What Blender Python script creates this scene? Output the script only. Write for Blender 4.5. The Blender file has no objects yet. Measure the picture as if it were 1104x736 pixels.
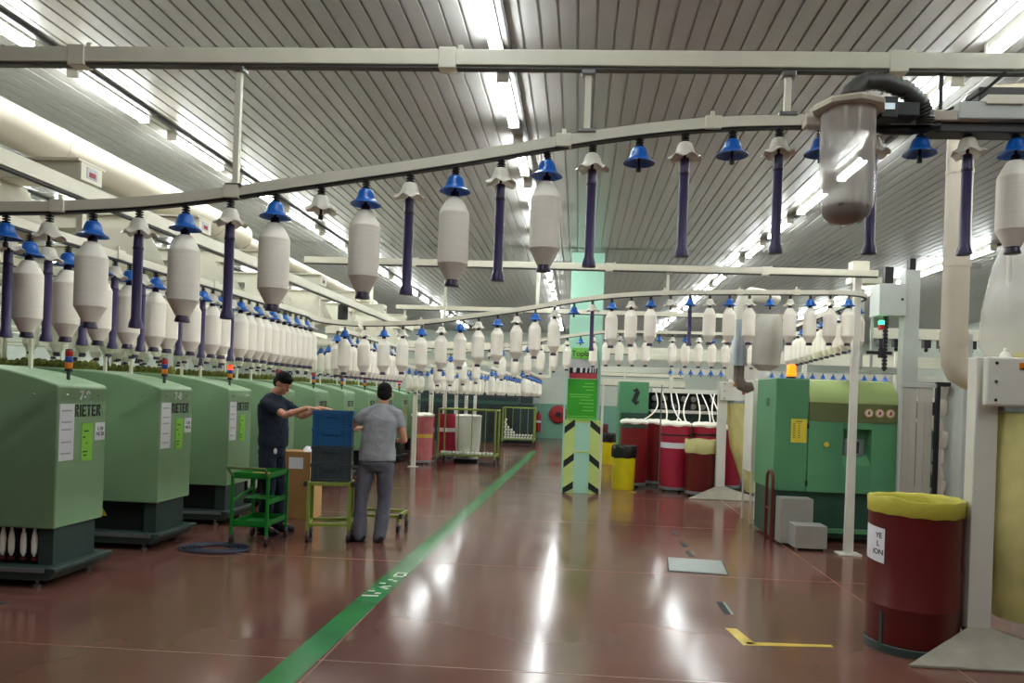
import bpy, math, random
from mathutils import Vector, Matrix
random.seed(7)
SC = bpy.context.scene
COL = SC.collection
PI = math.pi
ORD = ('first second third fourth fifth sixth seventh eighth ninth tenth eleventh twelfth thirteenth fourteenth fifteenth '
       'sixteenth seventeenth eighteenth nineteenth twentieth').split()
ORD += ['twenty-' + w for w in ORD[:9]] + ['thirtieth'] + ['thirty-' + w for w in ORD[:9]]

# ------------------------------------------------------------------ materials
def lin(c):
    return tuple(((v / 255) / 12.92 if v / 255 <= .04045 else ((v / 255 + .055) / 1.055) ** 2.4) for v in c) + (1,)

def mat(name, rgb, rough=.5, metal=0, var=0., scale=6., bump=0., bscale=40., alpha=1., emit=0., spec=.5, trans=0., coat=0., stretch=None, rvar=0.):
    m = bpy.data.materials.new(name)
    m.use_nodes = True
    nt = m.node_tree
    b = nt.nodes['Principled BSDF']
    base = lin(rgb)
    b.inputs['Base Color'].default_value = base
    b.inputs['Roughness'].default_value = rough
    b.inputs['Metallic'].default_value = metal
    b.inputs['Specular IOR Level'].default_value = spec
    b.inputs['Alpha'].default_value = alpha
    b.inputs['Transmission Weight'].default_value = trans
    b.inputs['Coat Weight'].default_value = coat
    if emit:
        b.inputs['Emission Color'].default_value = base
        b.inputs['Emission Strength'].default_value = emit
    if var or bump or rvar:
        tc = nt.nodes.new('ShaderNodeTexCoord')
        src = tc.outputs['Object']
        if stretch:
            mp = nt.nodes.new('ShaderNodeMapping')
            mp.inputs['Scale'].default_value = stretch
            nt.links.new(src, mp.inputs['Vector'])
            src = mp.outputs['Vector']
    if var or rvar:
        n = nt.nodes.new('ShaderNodeTexNoise')
        n.inputs['Scale'].default_value = scale
        n.inputs['Detail'].default_value = 2.5 if name.startswith('floor') else 6
        nt.links.new(src, n.inputs['Vector'])
    if var:
        r = nt.nodes.new('ShaderNodeValToRGB')
        r.color_ramp.elements[0].position = .25
        r.color_ramp.elements[1].position = .75
        r.color_ramp.elements[0].color = tuple(v * (1 - var) for v in base[:3]) + (1,)
        r.color_ramp.elements[1].color = tuple(min(1, v * (1 + var)) for v in base[:3]) + (1,)
        nt.links.new(n.outputs['Fac'], r.inputs['Fac'])
        nt.links.new(r.outputs['Color'], b.inputs['Base Color'])
    if rvar:
        mr = nt.nodes.new('ShaderNodeMapRange')
        mr.inputs['From Min'].default_value = .2
        mr.inputs['From Max'].default_value = .8
        mr.inputs['To Min'].default_value = max(0.02, rough - rvar)
        mr.inputs['To Max'].default_value = rough + rvar
        nt.links.new(n.outputs['Fac'], mr.inputs['Value'])
        nt.links.new(mr.outputs['Result'], b.inputs['Roughness'])
    if bump:
        n2 = nt.nodes.new('ShaderNodeTexNoise')
        n2.inputs['Scale'].default_value = bscale
        n2.inputs['Detail'].default_value = 4
        nt.links.new(src, n2.inputs['Vector'])
        bp = nt.nodes.new('ShaderNodeBump')
        bp.inputs['Strength'].default_value = bump
        bp.inputs['Distance'].default_value = .01
        nt.links.new(n2.outputs['Fac'], bp.inputs['Height'])
        nt.links.new(bp.outputs['Normal'], b.inputs['Normal'])
    return m

M = dict(
    ceiling=mat('ceiling_planks', (170, 169, 166), .34, .25, var=.06, scale=2., rvar=.06),
    floor=mat('floor_terrazzo', (112, 74, 64), .155, 0, var=.18, scale=1.1, bump=.035, bscale=4., rvar=.05, spec=.62),
    wall=mat('wall_plaster', (196, 205, 192), .8, var=.05),
    wallgreen=mat('wall_green', (116, 164, 142), .7, var=.05),
    rail=mat('rail_cream', (222, 218, 198), .42, var=.05, scale=9),
    slot=mat('rail_slot', (40, 38, 36), .5),
    blue=mat('bell_blue', (16, 88, 172), .32, spec=.5),
    bellwhite=mat('bell_white', (226, 221, 206), .45, trans=.25),
    steel=mat('steel', (150, 150, 150), .3, .9),
    dark=mat('black_plastic', (26, 25, 28), .5),
    yarn=mat('cream_roving', (246, 240, 226), .85, var=.05, scale=14, bump=.12, bscale=30, stretch=(.3, .3, 14)),
    purple=mat('purple_tube', (60, 48, 92), .38, var=.08),
    purpledark=mat('dark_purple_tube', (44, 30, 56), .42),
    mgreen=mat('machine_green', (130, 162, 124), .42, var=.06, scale=3, rvar=.05),
    mdark=mat('machine_plinth', (52, 68, 64), .45, var=.1),
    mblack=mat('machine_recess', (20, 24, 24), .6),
    rgreen=mat('frame_green', (86, 146, 104), .42, var=.06, scale=3),
    olive=mat('frame_olive', (150, 168, 104), .4, var=.06),
    olivedark=mat('frame_olive_band', (98, 108, 64), .45),
    dgreen=mat('frame_dark_green', (42, 78, 62), .45, var=.1),
    white=mat('white_paint', (222, 220, 208), .45, var=.05, scale=5),
    paper=mat('paper', (226, 226, 232), .8, var=.03),
    notegreen=mat('note_green', (140, 205, 70), .7, var=.08),
    ink=mat('ink_black', (22, 24, 24), .6),
    inkgrey=mat('ink_grey', (172, 174, 180), .7),
    red=mat('signal_red', (170, 30, 24), .3),
    redlit=mat('signal_red_lit', (255, 40, 12), .3, emit=1.6),
    bluelens=mat('signal_blue', (28, 60, 150), .3),
    orange=mat('signal_orange', (220, 120, 20), .3),
    orangelit=mat('beacon_orange', (255, 110, 10), .3, emit=.9),
    greenlit=mat('signal_green_lit', (40, 230, 110), .3, emit=2.),
    tube=mat('lit_tube', (247, 253, 253), .4, emit=20.),
    cartgreen=mat('trolley_green', (16, 122, 38), .4, var=.08),
    cartyellow=mat('cart_olive', (124, 140, 56), .4, var=.12),
    crateblue=mat('crate_blue', (12, 72, 118), .42, var=.06),
    crategrey=mat('crate_grey', (44, 54, 58), .45, var=.06),
    card=mat('cardboard', (164, 122, 74), .8, var=.08),
    cardside=mat('cardboard_light', (206, 164, 106), .8, var=.06),
    rubber=mat('rubber', (30, 30, 32), .6),
    skin=mat('skin', (196, 140, 112), .5, var=.06, scale=8),
    hair=mat('hair', (14, 11, 10), .75, spec=.2, bump=.6, bscale=60),
    navy=mat('navy_cloth', (10, 26, 46), .85, var=.12, scale=8, bump=.3, bscale=14),
    greytee=mat('grey_cloth', (150, 152, 158), .85, var=.1, scale=7, bump=.45, bscale=12),
    greytrouser=mat('grey_trouser', (92, 92, 104), .85, var=.1, scale=8, bump=.5, bscale=12),
    drumred=mat('drum_red', (92, 18, 15), .36, var=.1, scale=4, stretch=(1, 1, 3)),
    canpink=mat('can_magenta', (170, 34, 62), .38, var=.08),
    canred=mat('can_red', (134, 26, 28), .38, var=.08),
    liner=mat('liner_yellow', (190, 182, 66), .5, var=.1, bump=.5, bscale=20),
    linerbeige=mat('liner_beige', (196, 190, 130), .6, var=.1, bump=.5, bscale=20),
    yellow=mat('bin_yellow', (222, 202, 20), .4, var=.06),
    bagblack=mat('bin_bag_black', (22, 22, 24), .35, bump=.8, bscale=30),
    bagyellow=mat('filter_cloth', (204, 195, 128), .6, var=.4, scale=2.6, bump=.4, bscale=7),
    film=mat('clear_film', (235, 232, 226), .18, alpha=.42, var=.05, bump=.5, bscale=9),
    dustbag=mat('dusty_clear_bag', (206, 198, 190), .2, alpha=.45, var=.22, scale=5, bump=.4, bscale=8, stretch=(1, 1, .3)),
    dust=mat('grey_dust', (112, 102, 92), .95, var=.2, scale=16, bump=.8),
    greybag=mat('grey_cloth_bag', (200, 198, 186), .7, var=.1, bump=.6, bscale=10),
    hose=mat('ribbed_hose', (74, 74, 70), .5),
    galv=mat('galvanised', (176, 186, 194), .3, .8, var=.1),
    tread=mat('tread_plate', (186, 187, 182), .36, .45, var=.08),
    duct=mat('duct_cream', (190, 180, 162), .45, var=.05, scale=3),
    greyframe=mat('light_grey_frame', (190, 194, 188), .45, var=.05),
    pillar=mat('pillar_mint', (168, 218, 196), .6, var=.03),
    stripe=mat('pillar_lime', (192, 214, 128), .55, var=.05),
    signgreen=mat('sign_green', (46, 158, 26), .5, var=.05),
    signlime=mat('sign_lime', (120, 200, 80), .5),
    signred=mat('sign_red', (176, 60, 70), .6, var=.2, scale=20),
    signgrey=mat('sign_grey', (196, 196, 200), .6, var=.05),
    paintgreen=mat('paint_green', (44, 134, 70), .22, var=.14, scale=3, spec=.6),
    paintwhite=mat('paint_white', (214, 214, 204), .35, var=.1),
    paintyellow=mat('paint_yellow', (206, 180, 62), .35, var=.15),
    joint=mat('floor_joint', (150, 108, 92), .3),
    plate=mat('floor_plate', (158, 168, 166), .28, .6, var=.08),
    redlabel=mat('red_label', (150, 40, 38), .6),
    pinkwrap=mat('pink_wrap', (206, 120, 124), .3, var=.2, bump=.6, bscale=10, alpha=.85),
    yellowgreen=mat('clearer_yellow_green', (112, 118, 46), .6, var=.5, scale=30),
    strip=mat('pvc_strip', (214, 208, 196), .15, alpha=.6),
    screen=mat('screen', (60, 66, 74), .2),
    navyhose=mat('hose_navy', (30, 38, 60), .5),
    footpaint=mat('worn_foot_paint', (160, 154, 138), .6, var=.15, scale=8),
    noticeyellow=mat('notice_yellow', (226, 206, 60), .6, var=.05),
    beige=mat('beige_panel', (222, 218, 204), .5, var=.04),
    hosered=mat('hose_red', (150, 24, 30), .4),
    teal=mat('dark_teal_machine', (22, 44, 46), .5, var=.2),
)

# ------------------------------------------------------------------ mesh building
class MB:
    def __init__(s):
        s.v, s.f, s.mi = [], [], []
    def add(s, v, f, mi=0):
        o = len(s.v)
        s.v += [tuple(p) for p in v]
        s.f += [tuple(i + o for i in q) for q in f]
        s.mi += [mi] * len(f)
        return s
    def box(s, x0, y0, z0, x1, y1, z1, mi=0, mtx=None):
        v = [(x, y, z) for z in (z0, z1) for y in (y0, y1) for x in (x0, x1)]
        if mtx is not None:
            v = [tuple(mtx @ Vector(p)) for p in v]
        return s.add(v, [(0, 2, 3, 1), (4, 5, 7, 6), (0, 1, 5, 4), (2, 6, 7, 3), (0, 4, 6, 2), (1, 3, 7, 5)], mi)
    def loft(s, pts, rad, n=12, ref=None, cap=True, mi=0, wob=None):
        pts = [Vector(p) for p in pts]
        k = len(pts)
        rings = []
        r0 = Vector(ref) if ref else None
        prev = None
        for i, p in enumerate(pts):
            t = (pts[min(i + 1, k - 1)] - pts[max(i - 1, 0)]).normalized()
            base = r0 if r0 is not None else prev
            if base is None:
                base = Vector((1, 0, 0)) if abs(t.x) < .8 else Vector((0, 1, 0))
            u = (base - t * base.dot(t)).normalized()
            prev = u
            w = t.cross(u)
            a, b = rad[i] if isinstance(rad[i], tuple) else (rad[i], rad[i])
            ring = []
            for j in range(n):
                an = 2 * PI * j / n
                q = 1 + (wob(i, an) if wob else 0)
                ring.append(p + u * (a * q * math.cos(an)) + w * (b * q * math.sin(an)))
            rings.append(ring)
        v = [p for r in rings for p in r]
        f = []
        for i in range(k - 1):
            for j in range(n):
                f.append((i * n + j, i * n + (j + 1) % n, (i + 1) * n + (j + 1) % n, (i + 1) * n + j))
        if cap:
            f.append(tuple(range(n - 1, -1, -1)))
            f.append(tuple((k - 1) * n + j for j in range(n)))
        return s.add(v, f, mi)
    def cyl(s, p0, p1, r0, r1=None, n=12, mi=0):
        return s.loft([p0, p1], [r0, r0 if r1 is None else r1], n, mi=mi)
    def lathe(s, prof, c=(0, 0, 0), n=24, mi=0, wave=None, cap=True):
        v, f = [], []
        for r, z in prof:
            for j in range(n):
                a = 2 * PI * j / n
                dr, dz = wave(r, z, a) if wave else (0, 0)
                v.append((c[0] + (r + dr) * math.cos(a), c[1] + (r + dr) * math.sin(a), c[2] + z + dz))
        k = len(prof)
        for i in range(k - 1):
            for j in range(n):
                f.append((i * n + j, i * n + (j + 1) % n, (i + 1) * n + (j + 1) % n, (i + 1) * n + j))
        if cap:
            f.append(tuple(range(n - 1, -1, -1)))
            f.append(tuple((k - 1) * n + j for j in range(n)))
        return s.add(v, f, mi)
    def prism(s, poly, axis, a, b, mi=0):
        def P(q, t):
            return {'x': (t, q[0], q[1]), 'y': (q[0], t, q[1]), 'z': (q[0], q[1], t)}[axis]
        n = len(poly)
        v = [P(q, a) for q in poly] + [P(q, b) for q in poly]
        f = [(i, (i + 1) % n, n + (i + 1) % n, n + i) for i in range(n)]
        f += [tuple(range(n - 1, -1, -1)), tuple(range(n, 2 * n))]
        return s.add(v, f, mi)
    def ball(s, c, r, n=16, m=10, rot=None, mi=0):
        c = Vector(c)
        R = rot or Matrix.Identity(3)
        v, f = [c + R @ Vector((0, 0, -r[2]))], []
        for i in range(1, m):
            t = -PI / 2 + PI * i / m
            for j in range(n):
                a = 2 * PI * j / n
                v.append(c + R @ Vector((r[0] * math.cos(t) * math.cos(a), r[1] * math.cos(t) * math.sin(a), r[2] * math.sin(t))))
        v.append(c + R @ Vector((0, 0, r[2])))
        L = len(v) - 1
        for j in range(n):
            f.append((0, 1 + (j + 1) % n, 1 + j))
            f.append((L, L - n + j, L - n + (j + 1) % n))
        for i in range(m - 2):
            for j in range(n):
                a = 1 + i * n
                f.append((a + j, a + (j + 1) % n, a + n + (j + 1) % n, a + n + j))
        return s.add(v, f, mi)
    def sweep(s, path, w, h, mi=0, dz=0.):
        """rectangular section swept along a path, upright; path gives the bottom centre"""
        P = [Vector(p) for p in path]
        k = len(P)
        v, f = [], []
        for i, p in enumerate(P):
            t = P[min(i + 1, k - 1)] - P[max(i - 1, 0)]
            t.z = 0
            t.normalize()
            sd = Vector((-t.y, t.x, 0)) * (w / 2)
            for q, zz in ((-1, 0), (1, 0), (1, h), (-1, h)):
                v.append(p + sd * q + Vector((0, 0, zz + dz)))
        for i in range(k - 1):
            for j in range(4):
                f.append((i * 4 + j, i * 4 + (j + 1) % 4, i * 4 + 4 + (j + 1) % 4, i * 4 + 4 + j))
        f += [(3, 2, 1, 0), tuple((k - 1) * 4 + j for j in range(4))]
        return s.add(v, f, mi)
    def mesh(s, name, mats, smooth=35):
        me = bpy.data.meshes.new(name)
        me.from_pydata(s.v, [], s.f)
        for m in (mats if isinstance(mats, (list, tuple)) else [mats]):
            me.materials.append(M[m])
        if len(me.materials) > 1:
            me.polygons.foreach_set('material_index', s.mi)
        me.update()
        import bmesh
        bm = bmesh.new()
        bm.from_mesh(me)
        bmesh.ops.recalc_face_normals(bm, faces=bm.faces)
        bm.to_mesh(me)
        bm.free()
        if smooth:
            me.polygons.foreach_set('use_smooth', [True] * len(me.polygons))
            me.set_sharp_from_angle(angle=math.radians(smooth))
        return me
    def build(s, name, mats, parent=None, smooth=35, bevel=0, label=None, loc=None, seg=2):
        return link(name, s.mesh(name, mats, smooth), parent, bevel, label, loc, seg)

def link(name, me, parent=None, bevel=0, label=None, loc=None, seg=2):
    o = bpy.data.objects.new(name, me)
    COL.objects.link(o)
    if parent is not None:
        o.parent = parent
    if loc is not None:
        o.location = loc
    if bevel:
        b = o.modifiers.new('edge', 'BEVEL')
        b.width = bevel
        b.segments = seg
        b.limit_method = 'ANGLE'
        b.angle_limit = math.radians(40)
    if label:
        o['label'] = label
    return o

def tag(o, label, cat, group=None, kind=None):
    o['label'] = label
    o['category'] = cat
    if group:
        o['group'] = group
    if kind:
        o['kind'] = kind
    return o

def thing(name, loc, label, cat, group=None, rz=0, kind=None):
    o = bpy.data.objects.new(name, None)
    o.empty_display_size = .1
    COL.objects.link(o)
    o.location = loc
    o.rotation_euler = (0, 0, rz)
    return tag(o, label, cat, group, kind)

def struct(o, label=None):
    o['kind'] = 'structure'
    if label:
        o['label'] = label
    return o

def text(name, body, size, m, parent, loc, rot, ext=.001, sx=1., label=None, bold=0.):
    cu = bpy.data.curves.new(name, 'FONT')
    cu.body = body
    cu.size = size
    cu.extrude = ext
    cu.offset = bold
    cu.align_x = 'CENTER'
    cu.align_y = 'CENTER'
    cu.materials.append(M[m])
    tmp = bpy.data.objects.new(name, cu)
    COL.objects.link(tmp)
    bpy.context.view_layer.update()
    me = bpy.data.meshes.new_from_object(tmp.evaluated_get(bpy.context.evaluated_depsgraph_get()))
    bpy.data.objects.remove(tmp)
    bpy.data.curves.remove(cu)
    o = bpy.data.objects.new(name, me)
    COL.objects.link(o)
    o.parent = parent
    o.location = loc
    o.rotation_euler = rot
    o.scale = (sx, 1, 1)
    if label:
        o['label'] = label
    return o

def interp(tab, x):
    if x <= tab[0][0]:
        return tab[0][1]
    for (a, va), (b, vb) in zip(tab, tab[1:]):
        if x <= b:
            return va + (vb - va) * (x - a) / (b - a)
    return tab[-1][1]

# ------------------------------------------------------------------ camera
f_px, yaw, roll = 800., math.radians(3.4), math.radians(2.0)
px, py = 575., 427.
F = Vector((-math.sin(yaw), math.cos(yaw), 0))
R0 = Vector((math.cos(yaw), math.sin(yaw), 0))
U0 = Vector((0, 0, 1))
Rc = R0 * math.cos(roll) + U0 * math.sin(roll)
Uc = -R0 * math.sin(roll) + U0 * math.cos(roll)
cd = bpy.data.cameras.new('camera')
cam = bpy.data.objects.new('camera', cd)
COL.objects.link(cam)
cam.matrix_world = Matrix(((Rc.x, Uc.x, -F.x, 0), (Rc.y, Uc.y, -F.y, 0), (Rc.z, Uc.z, -F.z, 1.62), (0, 0, 0, 1)))
cd.sensor_width = 36
cd.sensor_fit = 'HORIZONTAL'
cd.lens = f_px / 1104 * 36
cd.shift_x = -(px - 552) / 1104
cd.shift_y = (py - 368) / 1104
cd.clip_start = .05
cd.clip_end = 200
SC.camera = cam

# ------------------------------------------------------------------ room shell
XL, XR, YF, YB, ZC = -15., 11., -9., 29., 4.1
struct(MB().box(XL, YF, -.15, XR, YB, 0).build('floor', 'floor', smooth=0), 'glossy red-brown floor of the mill hall')
c = MB()
p = .126
n = int((XR - XL) / p)
for y0, y1 in ((YF, 12.28), (12.36, YB)):
    v, f = [], []
    for i in range(n):
        x = XL + .06 + i * p
        for dx, dz in ((0, 0), (.106, 0), (.109, .014), (.123, .014)):
            v += [(x + dx, y0, ZC + dz), (x + dx, y1, ZC + dz)]
    for i in range(n * 4 - 1):
        f.append((2 * i, 2 * i + 2, 2 * i + 3, 2 * i + 1))
    c.add(v, f)
c.box(XL, 12.28, ZC + .012, XR, 12.36, ZC + .03)
c.box(XL, YF, ZC + .05, XR, YB, ZC + .2)
struct(c.build('ceiling', 'ceiling', smooth=0), 'plank ceiling of narrow grey metal strips')
struct(MB().box(XL - .2, YF, 0, XL, YB, ZC + .2).build('wall_left', 'wall', smooth=0))
struct(MB().box(XR, YF, 0, XR + .2, YB, ZC + .2).build('wall_right', 'wall', smooth=0))
struct(MB().box(XL, YB, 0, XR, YB + .2, ZC + .2).build('wall_back', 'wall', smooth=0))
struct(MB().box(XL, YB - .02, 0, XR, YB, 1.35).build('baseboard_back', 'wallgreen', smooth=0), 'mint green painted dado along the back wall')
struct(MB().box(XL, YF - .2, 0, XR, YF, ZC + .2).build('wall_front', 'wall', smooth=0))
# paint and joints on the floor
struct(MB().prism([(-1.825, -2), (-1.625, -2), (-1.12, 22), (-1.3, 22)], 'z', 0, .0015).build('green_floor_line', 'paintgreen', smooth=0), 'green line painted on the floor along the aisle')
k = 0
for x0, x1, y0, y1 in ((-1.475, -1.463, -2, 9), (2.43, 2.442, -2, 22)):
    k += 1
    struct(MB().box(x0, y0, 0, x1, y1, .001).build('trim_%d' % k, 'joint', smooth=0))
for y in (4.35, 7.0, 9.65, 12.3, 14.95, 17.6, 20.2):
    k += 1
    struct(MB().box(-3.6, y, 0, 9, y + .012, .0008).build('trim_%d' % k, 'joint', smooth=0))
g = MB()
for (x, y, w, d, r) in ((.035, 6.55, .1, .03, 0), (.08, 6.48, .025, .06, 0), (-.005, 6.48, .025, .06, 0), (.035, 6.42, .09, .025, 0), (-.0, 6.3, .04, .035, 0), (.05, 6.26, .035, .03, 0), (-.03, 6.17, .05, .035, 0),
                        (.01, 6.07, .11, .028, .5), (.01, 6.03, .11, .028, -.5), (-.05, 5.92, .05, .035, 0), (.02, 5.86, .05, .035, 0), (-.02, 5.78, .13, .032, .05)):
    mt = Matrix.Translation((x - 1.555 + .0217 * (y - 6), y, 0)) @ Matrix.Rotation(r, 4, 'Z')
    g.box(-w / 2, -d / 2, .0015, w / 2, d / 2, .0025, mtx=mt)
struct(g.build('white_floor_marking', 'paintwhite', smooth=0), 'worn white stencilled characters on the green floor line')
g = MB()
g.prism([(1.17, 5.06), (1.26, 5.1), (1.20, 5.42), (1.12, 5.42)], 'z', 0, .0012)
g.prism([(1.2, 5.06), (1.78, 5.12), (1.78, 5.16), (1.2, 5.13)], 'z', 0, .0012)
struct(g.build('yellow_floor_marking', 'paintyellow', smooth=0), 'worn yellow corner mark painted on the floor')
o = thing('floor_plate', (1.23, 7.42, 0), 'grey metal cover plate lying flush in the aisle floor', 'plate', rz=-.1)
MB().box(-.27, -.3, 0, .27, .3, .008).build('cover', 'plate', o, 0, .003)
MB().box(-.285, -.315, 0, .285, .315, .003).build('rim', 'dark', o, 0)
for q, (x, y, w, d) in enumerate(((1.21, 5.95, .05, .34), (1.245, 8.0, .04, .26), (1.25, 8.5, .04, .26), (1.23, 9.2, .04, .26))):
    o = thing('floor_slot', (x, y, 0), 'black floor slot ' + ('with a pale metal lip beside the yellow mark', 'just behind the grey cover plate', 'second behind the grey cover plate', 'farthest behind the grey cover plate')[q], 'slot', 'slots in the aisle floor')
    MB().box(-w / 2, -d / 2, 0, w / 2, d / 2, .002).build('opening', 'mblack', o, 0)
    MB().box(w / 2, -d / 2, 0, w / 2 + .02, d / 2, .003).build('lip', 'plate' if q == 0 else 'slot', o, 0)

# ------------------------------------------------------------------ lamps
lamp_h = MB().box(-.04, 0, -.05, .04, 1.0, 0).mesh('lamp_housing', 'white', 0)
lamp_t = MB().loft([(0, .03, -.075), (0, .97, -.075)], [(.042, .026)] * 2, 12, ref=(1, 0, 0)).mesh('lamp_tube', 'tube')
lamp_e = MB().box(-.045, 0, -.102, .045, .03, 0).mesh('lamp_holder', 'white', 0)
ROWS = ((-10.75, 'far beyond the spinning frames'), (-7.4, 'over the spinning frames'), (-4.05, 'over the frame ends'), (-.65, 'over the aisle beside the green line'), (2.7, 'over the red drums'), (6.05, 'beyond the green cabinet'))
for X, where in ROWS:
    a = thing('cable_tray', (X + .075, 0, ZC), 'dark wiring channel along the lamp row ' + where, 'cable tray', 'wiring channels on the ceiling')
    MB().box(-.025, -1.7, -.03, .025, 28, 0).build('channel', 'slot', a, 0)
    MB().box(-.012, -1.7, -.034, .012, 28, -.03).build('cover', 'hose', a, 0)
    for i in range(20):
        y = 5.6 + 1.43 * (i - 4)
        if y < (-.6 if -1 < X < 4 else 4) or y > 27:
            continue
        L = thing('fluorescent_lamp', (X, y, ZC), 'lit tube lamp in the row ' + where + ', ' + ORD[i] + ' from front', 'lamp', 'ceiling lamps')
        link('housing', lamp_h, L)
        link('tube', lamp_t, L)
        link('end_holder', lamp_e, L)
        link('end_holder', lamp_e, L, loc=(0, .97, 0))

# ------------------------------------------------------------------ overhead bobbin transport
def bell_mesh(nm, m, wavy, n):
    w = (lambda r, z, a: (.005 * math.sin(6 * a) * max(0, (r - .04) / .026), .006 * math.cos(6 * a) * max(0, (r - .036) / .026))) if wavy else None
    return MB().lathe([(.010, -.038), (.022, -.040), (.030, -.047), (.036, -.062), (.041, -.08), (.047, -.092), (.058, -.1), (.0695, -.107), (.070, -.111), (.055, -.106), (.036, -.094), (.02, -.088)], n=n, wave=w).mesh(nm, m)
def spring_mesh(n):
    b = MB()
    b.lathe([(.006, 0), (.006, -.125), (.011, -.128), (.011, -.148), (.005, -.15)], n=n)
    for z in (-.006, -.018, -.03):
        b.lathe([(.015, z), (.019, z - .003), (.015, z - .006)], n=n)
    return b.mesh('hook', 'dark')
BELL = {(w, lo): bell_mesh('bell', 'bellwhite' if w else 'blue', w, 14 if lo else 40) for w in (0, 1) for lo in (0, 1)}
HOOK = {0: spring_mesh(14), 1: spring_mesh(8)}
def yarn_mesh(n):
    pr = [(.028, -.019), (.034, -.024), (.05, -.052), (.065, -.082), (.0685, -.092)]
    pr += [(.0685, -.092 - .225 * i / 3) for i in range(1, 4)]
    pr += [(.062, -.328), (.046, -.358), (.031, -.388)]
    return MB().lathe(pr, n=n).mesh('yarn', 'yarn', 16)
def core_mesh(n):
    return MB().lathe([(.016, .008), (.02, .002), (.021, -.03), (.021, -.38), (.027, -.386), (.033, -.412), (.033, -.416), (.02, -.417)], n=n).mesh('tube', 'purpledark')
def empty_mesh(n):
    return MB().lathe([(.016, .008), (.0205, .002), (.0215, -.05), (.0225, -.055), (.0225, -.062), (.0215, -.066), (.0215, -.38), (.024, -.388), (.03, -.408), (.031, -.425), (.018, -.427)], n=n).mesh('tube', 'purple')
def band_mesh(n):
    return MB().lathe([(.0218, -.052), (.0232, -.054), (.0232, -.064), (.0218, -.066)], n=n).mesh('band', 'purpledark')
YARN = {0: yarn_mesh(40), 1: yarn_mesh(14)}
CORE = {0: core_mesh(32), 1: core_mesh(12)}
EMPT = {0: empty_mesh(32), 1: empty_mesh(12)}
BAND = {0: band_mesh(32), 1: band_mesh(12)}
def hang(x, y, z, white, item, lo, idx, where, sc=1.):
    """bell holder under a rail at height z, and what hangs in it: 'b' full bobbin, 't' bare tube, '' nothing"""
    col = 'white' if white else 'blue'
    what = {'b': 'over bobbin', 't': 'over tube', '': 'hanging empty'}[item]
    h = thing('bobbin_hanger', (x, y, z), '%s bell hanger %s, %s %s' % (col, what, ORD[idx], where), 'hanger', 'bell hangers ' + where)
    link('bell', BELL[(1 if white else 0, lo)], h)
    link('hook', HOOK[lo], h)
    h.rotation_euler.z = random.random() * 6
    if sc != 1:
        h.scale = (sc,) * 3
    if item:
        q = thing('roving_bobbin' if item == 'b' else 'empty_tube', (x, y, z - .118 * sc),
                  ('full bobbin' if item == 'b' else 'bare purple tube') + ' under %s bell, %s %s' % (col, ORD[idx], where),
                  'bobbin' if item == 'b' else 'tube', ('full bobbins ' if item == 'b' else 'bare tubes ') + where)
        if sc != 1:
            q.scale = (sc,) * 3
        q.rotation_euler.z = random.random() * 6
        if item == 'b':
            link('yarn', YARN[lo], q)
            link('tube', CORE[lo], q)
        else:
            link('tube', EMPT[lo], q)
            link('band', BAND[lo], q)

def arc(cx, cy, r, a0, a1, n=8):
    return [(cx + r * math.cos(a0 + (a1 - a0) * i / n), cy + r * math.sin(a0 + (a1 - a0) * i / n)) for i in range(n + 1)]

T1 = [(-2.9, 2.37), (-2.3, 2.39), (-1.84, 2.43), (-1.22, 2.53), (-.59, 2.63), (-.12, 2.72), (.11, 2.76), (.42, 2.80), (.64, 2.82), (1.4, 2.835), (3, 2.84)]
T2 = [(-2.9, 2.31), (-2.5, 2.32), (-1.77, 2.35), (-1.33, 2.42), (-.9, 2.49), (-.5, 2.56), (-.07, 2.65), (.33, 2.71), (.97, 2.76), (1.6, 2.78), (2.9, 2.81), (4, 2.81)]
T3 = [(-2.9, 2.26), (-2.1, 2.26), (-1.2, 2.4), (-.28, 2.58), (.15, 2.65), (.4, 2.69), (1.25, 2.7), (4, 2.72)]
def smooth_tab(tab, x, w=.25):
    return sum(interp(tab, x + w * d / 4) for d in range(-4, 5)) / 9
def rail_thing(path, label, brackets):
    t = thing('overhead_rail', (0, 0, 0), label, 'rail', 'bobbin transport rails', kind='thing')
    MB().sweep(path, .045, .046, dz=.01).build('rail_body', 'rail', t, 30)
    MB().sweep(path, .03, .01).build('rail_slot', 'slot', t, 30)
    for x, y, z, along in brackets:
        w, d = (.035, .031) if along == 'x' else (.031, .035)
        MB().box(x - w, y - d, z + .004, x + w, y + d, z + .062).box(x - .01, y - .006, z + .06, x + .01, y + .006, z + .09).build('joint_bracket', 'rail', t, 0, .003)
    return t
def zpath(xy, tab):
    return [(x, y, smooth_tab(tab, x)) for x, y in xy]
Y1, Y2, Y3, XA, XB = 3.3, 8.1, 12.2, -2.85, 3.15
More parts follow.
